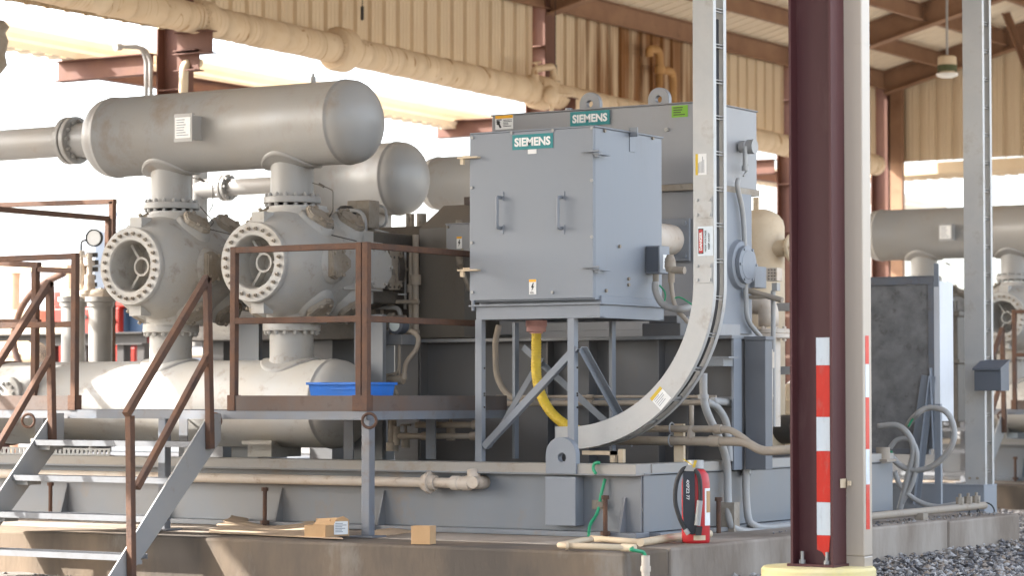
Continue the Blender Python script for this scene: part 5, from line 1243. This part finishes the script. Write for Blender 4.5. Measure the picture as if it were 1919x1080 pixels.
def sheet(name, label, pix, m_, lift, seed):
    rnd = random.Random(seed); pts = [PZ(x, y, PT) for x, y in pix]; n = 14; vs = []
    a, b_, c_, d_ = pts
    for j in range(n+1):
        for i in range(n+1):
            u, v_ = i/n, j/n; p = (a*(1-u)+b_*u)*(1-v_)+(d_*(1-u)+c_*u)*v_
            jag = rnd.uniform(-.018, .018) if i in (0, n) or j in (0, n) else 0
            z = PT+.006+lift*(.5+.5*math.sin(u*5+seed))*v_*v_*.6
            vs.append(V(p.x+jag, p.y+jag, z))
    fs = [(j*(n+1)+i, j*(n+1)+i+1, (j+1)*(n+1)+i+1, (j+1)*(n+1)+i) for j in range(n) for i in range(n)]
    mb = MB().add(vs, fs); o = solo(name, mb, m_, label, 'cardboard', pts[0]); md = o.modifiers.new('thick', 'SOLIDIFY'); md.thickness = .004; return o
sheet('cardboard_sheet', 'large flattened dusty cardboard sheet under the two small cartons', ((385, 1001), (640, 1013), (570, 984), (430, 986)), 'cardflat', .13, 2)
sheet('cardboard_sheet', 'bent strip of flattened cardboard between the platform post and the plain carton', ((700, 1008), (770, 1000), (800, 989), (700, 990)), 'cardflat', .09, 5)
# ================================================================== RIGHT HAND SIDE
vr = thing('scrubber_vessel', 'cream upright domed vessel with a flanged side nozzle behind the right end of the motor', 'pressure vessel', (-1.0, 4.0, 1.0))
YV = 4.6; vc = PY(1425, 500, YV); rv_ = PY(1466, 500, YV).x-vc.x; zt = PY(1420, 392, YV).z
part('shell', MB().lathe((vc.x, YV, .95), EZ, [(0, rv_), (zt-.95-.16, rv_)]+[(zt-.95-.16+.16*math.sin(R(a)), rv_*math.cos(R(a))) for a in (20, 40, 60, 75, 90)], 40, sharp=False), 'cream', vr)
zn = PY(1470, 466, YV).z; part('nozzle', MB().cyl((vc.x+rv_-.05, YV-.05, zn), (vc.x+rv_+.25, YV-.05, zn), .075, 24), 'cream', vr)
part('flange', MB().flange((vc.x+rv_+.10, YV-.05, zn), EX, .125, .035, .07, 8, .014), 'cream', vr)
part('lifting_ear', MB().box(vc.x-.02, vc.x+.03, YV-.1, YV-.08, zt-.02, zt+.1), 'cream', vr)
E_ = lambda x, y, Y=3.5: PY(x, y, Y)
wl = thing('elbow_pipe', 'white elbow pipe turning down into a flange right of the motor', 'pipe', E_(1438, 590))
part('pipe', MB().tube(fil([E_(1398, 570), E_(1440, 570), E_(1440, 612)], .22, 8), .088, 20), 'pipe', wl)
part('flange', MB().flange(E_(1443, 617), -EZ, .17, .04, .08, 8, .014).flange(E_(1443, 626), -EZ, .17, .04, .08, 8, .014).cyl(E_(1443, 630), E_(1443, 800), .09, 20), 'pipe', wl)
hr_ = lambda x, y, Y=2.6: PY(x, y, Y)
m = MB().cyl(hr_(1388, 541), hr_(1466, 563), .024, 10).cyl(hr_(1405, 557), hr_(1440, 556), .018, 10).cyl(hr_(1388, 541), hr_(1380, 542), .05, 12)
solo('valve_rod', m, 'dustpipe', 'rusty rod with a knuckle sticking out right of the motor end cover', 'rod', hr_(1388, 541))
j = thing('instrument_box', 'small perforated white instrument box on a post right of the motor', 'instrument', hr_(1446, 515))
part('housing', MB().box(hr_(1436, 515).x, hr_(1456, 515).x, 2.6, 2.7, hr_(1446, 527).z, hr_(1446, 502).z), 'pipe', j, .004)
m = MB()
for a in range(3):
    for b in range(4): q = hr_(1441+a*5.5, 506+b*5.8); m.cyl((q.x, 2.602, q.z), (q.x, 2.597, q.z), .006, 8)
part('hole', m, 'ink', j); part('mount', MB().box(hr_(1444, 530).x, hr_(1454, 530).x, 2.62, 2.68, hr_(1446, 545).z, hr_(1446, 530).z).cyl(hr_(1449, 545, 2.65), hr_(1449, 800, 2.65), .02, 10), 'conduit', j, .002)
m = MB().tube(fil([PY(1444, 655, 1.9), PY(1444, 835, 1.9)], .1), .018, 10); m.cyl(PY(1443, 660, 1.9), PY(1443, 690, 1.9), .035, 12); m.cyl(PY(1442, 740, 1.9), PY(1442, 744, 1.9), .03, 12)
solo('riser_conduit', m, 'pipe', 'white upright conduit with a fitting at the right corner of the motor base', 'conduit', PY(1444, 835, 1.9))
for i, (y, lab) in enumerate(((576, 'upper short grey strut just left of the taped post'), (695, 'lower short grey strut just left of the taped post'))):
    q0, q1 = PY(1442, y, 4.0), PY(1520, y+1, 4.0); solo('strut', MB().box(q0.x, q1.x, 4.0, 4.06, q0.z-.035, q0.z+.035).box(q1.x-.06, q1.x, 4.06, 4.12, .9, q0.z+.03), 'conduit', lab, 'strut', q0)
dk = thing('pump_set', 'dark oily pump and pipework low behind the taped post', 'pump', PY(1465, 800, 4.6))
part('casing', MB().lathe(PY(1440, 805, 4.6), EX, [(0, 0), (0, .1), (.06, .13), (.3, .13), (.34, .08), (.5, .08), (.5, .14), (.55, .14), (.55, 0)], 24), 'castdark', dk)
part('tank', MB().lathe(PY(1490, 730, 5.2)+V(0, 0, -.2), EZ, [(-.6, .16), (.1, .16), (.25, .08), (.27, 0)], 24), 'cream', dk)

# speckled panel on its frame
YP = 5.2
pn = thing('backing_panel', 'speckled dull grey framed panel on braced legs, left of the straight upright tray', 'panel', (-.3, YP, .2))
x1 = PY(1750, 600, YP).x; x0 = x1-1.05; zt, zb = PY(1740, 517, YP).z, PY(1740, 842, YP).z
part('sheet', MB().box(x0+.02, x1-.05, YP+.012, YP+.03, zb+.0, zt-.06), 'teeth', pn)
fr = MB().box(x0, x1, YP, YP+.05, zt-.075, zt-.008).box(x1-.055, x1, YP-.0005, YP+.05, zb, zt-.075).box(x0, x1+.0, YP-.005, YP+.07, zt-.008, zt).box(x0, x1-.055, YP+.002, YP+.05, zb-.05, zb)
part('frame', fr, 'steel', pn, .002)
x2 = PY(1757, 600, YP).x; part('ear', MB().box(x1+.004, x2+.012, YP-.002, YP+.012, zt-.1, PY(1757, 494, YP).z), 'siem', pn)
yb = PX(1786, 600, x2+.02).y
part('box_side', MB().box(x1+.002, x2+.02, YP, yb, PY(1757, 790, YP).z, PY(1757, 527, YP).z), 'pale2', pn)
lg = MB(); a, b = PY(1738, 705, YP-.02), PY(1704, 945, YP-.02); lg.bar(a, b, .02, .11, up=EX)
lg.ang(a+V(.03, 0, 0), b+V(.06, -.02, 0), .05, .006, up=EX); lg.box(x2-.03, x2+.03, YP-.02, YP+.02, .25, zb+.4); lg.bar(PY(1746, 690, YP), PY(1752, 842, YP), .1, .01, up=EX)
part('leg', lg, 'siem', pn, .002)
# second, straight cable tray with its base beam
T2 = lambda x, y, D=24.0: PD(x, y, D)
t0 = T2(1808, 908); t1 = T2(1843, 908); k_ = 24.0/FPX
xw = (t1-t0).dot(EX); ty = t0.y+.1; tx0 = PY(1808, 700, ty).x; tx1 = PY(1845, 700, ty).x; tz0 = PY(1830, 909, ty).z
t2 = thing('cable_tray', 'straight upright ladder cable tray standing on a grey base beam at right', 'cable tray', (tx0, ty, tz0))
Wt = .22; fl = .045
part('side_rail', MB().box(tx0, tx1, ty, ty+.005, tz0, 6.4).box(tx1-.005, tx1, ty+.005, ty+fl, tz0, 6.4).box(tx0, tx0+.005, ty+.005, ty+fl*.6, tz0, 6.4), 'alum', t2)
part('side_rail', MB().box(tx0, tx1, ty+Wt-.005, ty+Wt, tz0, 6.4).box(tx1-.005, tx1, ty+Wt-fl, ty+Wt-.005, tz0, 6.4), 'alum', t2)
z = PY(1850, 884, ty).z
while z < 6.3: part('rung', MB().box(tx1-.045, tx1-.018, ty+.005, ty+Wt-.005, z-.014, z-.008).box(tx1-.045, tx1-.018, ty+.005, ty+Wt-.005, z+.008, z+.014), 'galv', t2); z += .258
part('bolt', MB().hexes(PY(1818, 897, ty)+V(0, -.002, 0), -EY, 0, 1, .014, .012).hexes(PY(1832, 897, ty)+V(0, -.002, 0), -EY, 0, 1, .014, .012), 'cover', t2)
bb = MB(); xb0, xb1 = PY(1762, 930, ty-.05).x, PY(1845, 930, ty-.05).x; zb1, zb0 = PY(1800, 911, ty-.05).z, PY(1800, 948, ty-.05).z
bb.box(xb0-.5, xb1, ty-.06, ty-.05, zb0-.3, zb1).box(xb1-.01, xb1, ty-.05, ty+.25, zb0-.3, zb1).box(xb0-.5, xb1, ty-.065, ty+.26, zb1, zb1+.012)
solo('base_beam', bb, 'siem', 'grey boxed base beam under the straight upright cable tray', 'beam', (xb0, ty, GZ), bevel=.003)
db = thing('document_box', 'dark grey document box with a sloping lid fixed to the straight upright tray', 'box', PY(1868, 710, ty))
dx0, dx1 = tx1-.03, tx1+.225; dzt, dzb = PY(1850, 680, ty).z, PY(1850, 733, ty).z; dy = ty-.01
part('case', MB().ext([(0, 0), (.20, -.0), (.20, .26), (0, .19)], V(dx0, dy-.16, dzb), EY, EZ, EX, dx1-dx0), 'slate', db, .004)
part('lid', MB().ext([(-.02, .185), (.205, .265), (.205, .285), (-.02, .205)], V(dx0-.008, dy-.165, dzb), EY, EZ, EX, dx1-dx0+.016), 'slate', db, .003)
# looped loose conduits near the panel foot
H_ = lambda x, y, Y=4.75: PY(x, y, Y)
hs = thing('loose_conduit', 'loose grey flexible conduits with green wire looping before the speckled panel', 'conduit', H_(1700, 870))
part('hose', MB().tube(spline([H_(1672, 858), H_(1690, 875), H_(1720, 882), H_(1755, 870), H_(1784, 835), H_(1787, 800), H_(1772, 772), H_(1740, 765), H_(1715, 780), H_(1700, 800, 5.0)]), .026, 10), 'conduit', hs)
part('hose', MB().tube(spline([H_(1645, 800), H_(1680, 798), H_(1702, 815), H_(1712, 845), H_(1700, 900), H_(1685, 960)]), .028, 10).tube(spline([H_(1668, 840), H_(1682, 825), H_(1705, 825), H_(1718, 850), H_(1712, 900), H_(1690, 945)]), .022, 10), 'conduit', hs)
part('hose', MB().tube(spline([H_(1676, 885), H_(1690, 915), H_(1720, 940), H_(1755, 950), H_(1795, 945)]), .022, 10), 'conduit', hs)
part('wire', MB().tube(spline([H_(1680, 868), H_(1700, 884), H_(1730, 884), H_(1752, 876)]), .008, 6).tube(spline([H_(1702, 800), H_(1712, 785), H_(1732, 772)]), .008, 6).tube(spline([H_(1648, 850), H_(1660, 846), H_(1672, 848)]), .01, 6), 'green', hs)
# long conduit on the plinth end
L_ = lambda x, y: PZ(x, y, PT+.07)
lc_ = thing('floor_pipe', 'long dusty conduit with three clamp fittings lying along the right end of the plinth', 'conduit', L_(1700, 962))
a, b = PX(1640, 968, .55), PX(1845, 948, .55)
part('pipe', MB().cyl(a-(b-a)*.5, b, .032, 14), 'dustpipe', lc_)
for u in (.76, .84, .92):
    q = a+(b-a)*u; part('clamp', MB().hexes(q+V(0, 0, .03), EZ, 0, 1, .035, .06).cyl(q+V(0, 0, .05), q+V(0, 0, .12), .014, 8), 'cover', lc_)
part('support', MB().box(a.x+.0, a.x+.08, PX(1718, 958, .55).y-.05, PX(1718, 958, .55).y+.05, PT, PT+.06), 'cover', lc_)
part('wire_loop', MB().torus(b+V(.02, -.02, -.05), V(.5, -.8, .2), .075, .007, 22, 6).torus(a+(b-a)*.9+V(0, 0, -.06), V(.6, -.7, .1), .05, .005, 20, 6), 'blk', lc_)
wp_ = PX(1655, 850, 0.0)
m = MB().cyl(wp_+V(0, 0, -.05), wp_+V(0, 0, .05), .06, 16).box(wp_.x-.08, wp_.x+.08, wp_.y-.1, wp_.y+.1, wp_.z-.07, wp_.z-.05)
solo('cable_gland', m, 'dustpipe', 'white cable gland on the end of the near skid beside the downspout', 'gland', wp_)
# dark machine bits between the uprights
q = PY(1790, 640, 11.0)
bm = thing('far_gearcase', 'dark cast machine with bolts seen in the gap left of the straight tray', 'machine', q)
part('case', MB().box(q.x-.25, q.x+.03, 11, 11.25, 1.2, q.z+.3).box(q.x-.3, q.x+.06, 10.97, 11.28, q.z+.28, q.z+.34).box(q.x-.3, q.x+.06, 10.97, 11.28, q.z-.25, q.z-.2), 'castdark', bm, .01)
part('stud', MB().hexes((q.x-.1, 11.12, q.z+.34), EZ, .07, 4, .02, .12), 'castdark', bm)

# ================================================================== LEFT BACKGROUND
# pair of upright pots with valves and a gauge
W_ = lambda x, y, Y=1.1: PY(x, y, Y)
pr = thing('valve_manifold', 'valve cluster with pressure gauge on two upright grey pots left of the near cylinder', 'manifold', W_(180, 660))
for px_, wd in ((188, 17), (137, 17)):
    c, e = W_(px_, 660), W_(px_+wd, 660); r = e.x-c.x
    part('pot', MB().lathe((c.x, 1.1, ZT), EZ, [(0, r), (W_(px_, 575).z-ZT, r), (W_(px_, 575).z-ZT, r*1.12), (W_(px_, 567).z-ZT, r*1.15), (W_(px_, 566).z-ZT, r*1.3), (W_(px_, 557).z-ZT, r*1.3), (W_(px_, 557).z-ZT, 0)], 32), 'gray', pr)
part('header', MB().tube([W_(120, 552), W_(200, 552)], .05, 12).cyl(W_(165, 552), W_(165, 545), .075, 16), 'pipe', pr)
v = MB()
for x, ys in ((153, ((470, .03), (480, .018), (495, .045), (515, .05), (528, .03), (540, .045), (552, .05))), (168, ((475, .025), (488, .045), (498, .025), (515, .045), (535, .05), (552, .04)))):
    for (y0, r), (y1, _) in zip(ys, ys[1:]): v.cyl(W_(x, y0), W_(x, y1), r, 12)
v.cyl(W_(140, 480), W_(165, 480), .015, 8); v.cyl(W_(142, 516), W_(150, 516), .04, 12); v.cyl(W_(190, 540), W_(190, 558), .02, 10)
part('valve', v, 'pipe', pr); v = MB(); v.torus(W_(148, 558), -EY, .055, .014, 20, 8); v.cyl(W_(148, 558), W_(148, 558)+V(0, -.04, 0), .02, 10); v.bar(W_(143, 558), W_(153, 558), .008, .01); v.bar(W_(148, 552), W_(148, 564), .008, .01)
part('handwheel', v, 'pipe', pr)
v = MB()
for y in (478, 492, 505, 520, 534, 546): v.cyl(W_(172, y-4, 1.2), W_(172, y+4, 1.2), .05+.012*math.sin(y), 10)
part('fitting', v, 'castdark', pr)
g_ = MB().tube(fil([W_(152, 472), W_(152, 452), W_(163, 450)], .05), .009, 8); part('gauge_stem', g_, 'blk', pr)
gc = W_(176, 446); nd = V(.25, -.95, 0).normalized()
ga = part('gauge', MB().lathe(gc, -nd, [(-.0, .068), (.0, .076), (-.012, .078), (.03, .076), (.035, 0)], 32), 'blk', pr)
part('dial', MB().cyl(gc-nd*.006, gc+nd*.003, .066, 32), 'white', ga)
# higher rusty guard rails behind
m = MB(); K_ = lambda x, y, Y=2.9: PY(x, y, Y)
rl = thing('guard_rail', 'rusty guard rail standing higher and farther back against the white sky at far left', 'railing', K_(210, 440))
a, b = K_(211, 378), K_(-60, 386); part('rail', MB().bar(a+V(.03, 0, 0), b, .055, .05), 'rust', rl, .004)
part('post', MB().bar(a+V(0, 0, .0), V(a.x, a.y, 1.0), .055, .055, up=EX), 'rust', rl, .004)
a2 = K_(203, 410, 2.65); part('rail', MB().bar(a2, a2+V(0, -5.2, PX(0, 390, a2.x).z*0), .05, .05), 'rust', rl, .004)
part('post', MB().bar(a2, V(a2.x, a2.y, 1.0), .05, .05, up=EX), 'rust', rl, .004)
rl2 = thing('guard_rail', 'second rusty rail end with a sunlit orange post behind the left handrail', 'railing', PY(66, 690, .3))
J_ = lambda x, y, Y=.2: PY(x, y, Y)
part('rail', MB().bar(J_(-60, 491), J_(74, 497), .055, .05), 'rust', rl2, .004); part('post', MB().bar(J_(67, 499), J_(65, 745), .055, .055, up=EX), 'rust', rl2, .004)
part('rail', MB().bar(J_(74, 505), J_(138, 508), .05, .045), 'rust', rl2, .004); part('rail', MB().bar(J_(-40, 603), J_(74, 604), .05, .045), 'rust', rl2, .004)

# yard beyond the shed, in full sun
Bg = lambda x, y, Y=11.0: PY(x, y, Y)
def vbox(m, x0, x1, yt, yb, Y, d, m_=None): 
    a, b = Bg(x0, yt, Y), Bg(x1, yb, Y); return m.box(a.x, b.x, Y, Y+d, b.z, a.z)
rd = thing('engine_skid', 'orange red engine enclosure in sunlight behind the upright pots at left', 'engine enclosure', Bg(200, 690))
a, b = Bg(96, 545), Bg(222, 680)
part('enclosure', MB().box(a.x, b.x, 11, 12.5, GZ, a.z-.25).box(a.x, a.x+1.6, 11.05, 12.4, a.z-.25, a.z), 'orange', rd, .02)
m = MB()
for (x, y) in ((161, 594), (215, 602), (212, 575), (163, 640)): q = Bg(x, y); m.cyl((q.x, 10.995, q.z), (q.x, 10.985, q.z), .03, 10)
part('fastener', m, 'ink', rd)
a, b = Bg(225, 578), Bg(262, 625); part('blue_panel', MB().box(a.x, b.x, 11.2, 12, b.z, a.z).box(a.x-.1, a.x, 11.1, 12, b.z, a.z), 'navy', rd, .01)
a, b = Bg(225, 652), Bg(252, 690); part('lower_panel', MB().box(a.x, b.x, 11, 12, GZ, a.z), 'orange', rd, .01)
bmw = MB(); a, b = Bg(-40, 628, 10.6), Bg(275, 646, 10.6); bmw.ibeam((a.x, 10.6, (a.z+b.z)/2), (b.x, 10.6, (a.z+b.z)/2), .17, .2, .02, .015)
for px_ in (5, 95, 160, 230, 268): x = Bg(px_, 640, 10.6).x; bmw.box(x-.06, x+.06, 10.55, 10.7, GZ, (a.z+b.z)/2-.085)
solo('black_beam', bmw, 'blacksteel', 'long black steel beam on short posts in the yard behind the low bottle', 'beam', (a.x, 10.6, GZ))
pf = thing('goalpost', 'tan pipe goalpost frame in the bright yard at far left', 'frame', Bg(18, 600, 12))
part('crossbar', MB().box(Bg(-40, 500, 12).x, Bg(125, 500, 12).x, 12, 12.2, Bg(0, 512, 12).z, Bg(0, 500, 12).z), 'cream', pf)
part('post', MB().cyl((Bg(18, 500, 12).x, 12.1, GZ), (Bg(18, 500, 12).x, 12.1, Bg(18, 505, 12).z), .085, 20), 'cream', pf); part('post', MB().cyl((Bg(122, 500, 12).x, 12.1, GZ), (Bg(122, 500, 12).x, 12.1, Bg(18, 505, 12).z), .06, 20), 'cream', pf)
part('strut', MB().bar(V(Bg(80, 560, 12).x, 12.1, Bg(80, 560, 12).z), V(Bg(118, 600, 12).x, 12.1, Bg(118, 600, 12).z), .07, .07), 'cream', pf)
sk = thing('pump_skid', 'beige finned electric motor and pale housing in the yard behind the far left handrail', 'pump', Bg(50, 670, 10))
a, b = Bg(-30, 583, 10.9), Bg(62, 612, 10.9); part('housing', MB().box(a.x, b.x, 10.9, 11.6, b.z, a.z).box(a.x, Bg(118, 600, 10.9).x, 10.9, 11.4, Bg(0, 628, 10.9).z, b.z), 'cream', sk, .01)
q = Bg(0, 665, 10); r = Bg(0, 648, 10).z-q.z; m = MB().cyl((Bg(-60, 665, 10).x, 10.2, q.z), (Bg(55, 665, 10).x, 10.2, q.z), r*1.3, 28)
for i in range(12): an = 2*math.pi*i/12; m.bar(V(Bg(-60, 665, 10).x, 10.2+r*1.38*math.cos(an), q.z+r*1.38*math.sin(an)), V(Bg(35, 665, 10).x, 10.2+r*1.38*math.cos(an), q.z+r*1.38*math.sin(an)), .02, .02)
part('finned_motor', m, 'cream', sk)
m = MB()
for i in range(4): m.torus((Bg(75, 668, 10).x, 10.0, q.z), -EY, .03+.028*i, .007, 20, 6)
part('fan_guard', m, 'blk', sk)
part('belt_hose', MB().tube(spline([Bg(120, 512, 9.8), Bg(85, 530, 9.8), Bg(55, 555, 9.8), Bg(35, 590, 9.8), Bg(25, 640, 9.8), Bg(38, 690, 9.8)]), .05, 10), 'rust', sk)
YW = 38
wb = thing('pale_tank_house', 'sun bleached white process building with a lifting ear on its roof, at far left', 'building', PY(60, 560, YW))
a, b = PY(-200, 448, YW), PY(176, 600, YW)
part('wall', MB().box(a.x-10, b.x, YW, YW+8, GZ, a.z), 'pale', wb)
part('parapet', MB().box(a.x-10, b.x+.2, YW-.2, YW+8, PY(60, 492, YW).z-.12, PY(60, 492, YW).z), 'pale', wb)
q = PY(135, 448, YW); part('lifting_ear', MB().ext([(-.35, 0), (.35, 0)]+[(.35*math.cos(R(t)), .5+.4*math.sin(R(t))) for t in range(0, 181, 20)], V(q.x, YW+1.5, q.z), EX, EZ, EY, .15), 'pale', wb)
# far hedge
mb = MB(); rnd = random.Random(21)
for _ in range(5200):
    y = 230+rnd.uniform(-3, 3); c = PY(rnd.uniform(-250, 420), 448+abs(rnd.gauss(0, 1))*0, y); z = rnd.uniform(0, 1)
    zt = PY(100, 441, y).z*(.88+.12*math.sin(c.x*.31)*math.sin(c.x*.127+1)); c.z = zt*z; s_ = rnd.uniform(.4, 1.2)
    u = V(rnd.uniform(-1, 1), rnd.uniform(-1, 1), rnd.uniform(-1, 1)).normalized(); v_ = u.orthogonal().normalized()
    mb.add([c+u*s_, c+v_*s_*.7, c-u*s_, c-v_*s_*.7], [(0, 1, 2, 3)])
solo('tree_line', mb, 'olive', None, None, (0, 0, 0), kind='stuff')
# conduits on the left column and the cream candy cane pipe
Z_ = lambda x, y, X=-9.35: PX(x, y, X)
for dx_, lab in ((0, 'left of two grey conduits bending over beside the left back column'), (9, 'right of two grey conduits bending over beside the left back column')):
    m = MB().tube(fil([Z_(224+dx_, 87), Z_(262+dx_, 86+dx_*.4), Z_(274+dx_*.9, 110), Z_(274+dx_, 190)], .28, 8), .022, 10)
    if not dx_: m.cyl(Z_(216, 88), Z_(226, 87), .04, 10); m.cyl(Z_(222, 80), Z_(223, 92), .012, 8)
    solo('column_conduit', m, 'conduit', lab, 'conduit', Z_(274+dx_, 190))
m = MB().tube(fil([Z_(374, 118, -8.9), Z_(345, 116, -8.9), Z_(343, 200, -8.9)], .13, 8), .05, 14)
solo('vent_bend', m, 'cream', 'cream pipe bending over at its top, right of the left back column', 'pipe', Z_(343, 200, -8.9))
# ragged bark-like thing at the left frame edge: a wrapped hanger
q = PX(2, 90, -8.6)
m = MB().lathe(q+V(-.12, 0, .28), -EZ, [(0, .12), (.06, .17), (.12, .13), (.2, .16), (.34, .13), (.44, .15), (.52, .09)], 14, sharp=False)
solo('pipe_hanger', m, 'cover', 'ragged brown wrapped pipe end at the upper left edge', 'pipe end', q)

GROUPS = {'cardboard_box': 'small cartons on the plinth', 'cardboard_sheet': 'flattened cardboard on the plinth', 'column_conduit': 'bent conduits beside the left back column', 'strut': 'short struts beside the taped post', 'hanging_rod': 'thin rods hanging by the cladding', 'utility_pipe': 'dusty pipes low on the skid', 'gutter': 'cream gutters', 'guard_rail': 'rusty guard rails at far left', 'cable_tray': 'upright cable trays', 'flexible_conduit': 'flexible conduits near the cabinet', 'green_wire': 'green earth wires', 'earth_cable': 'green earth cables', 'suction_bottle': 'top pulsation bottles', 'discharge_bottle': 'low pulsation bottles', 'compressor': 'compressors', 'skid': 'compressor skids', 'concrete_plinth': 'concrete plinths', 'platform': 'access platforms', 'staircase': 'access steps'}
for o in list(bpy.data.objects):
    if o.parent is None and o.get('label') and o.name.split('.')[0] in GROUPS: o['group'] = GROUPS[o.name.split('.')[0]]
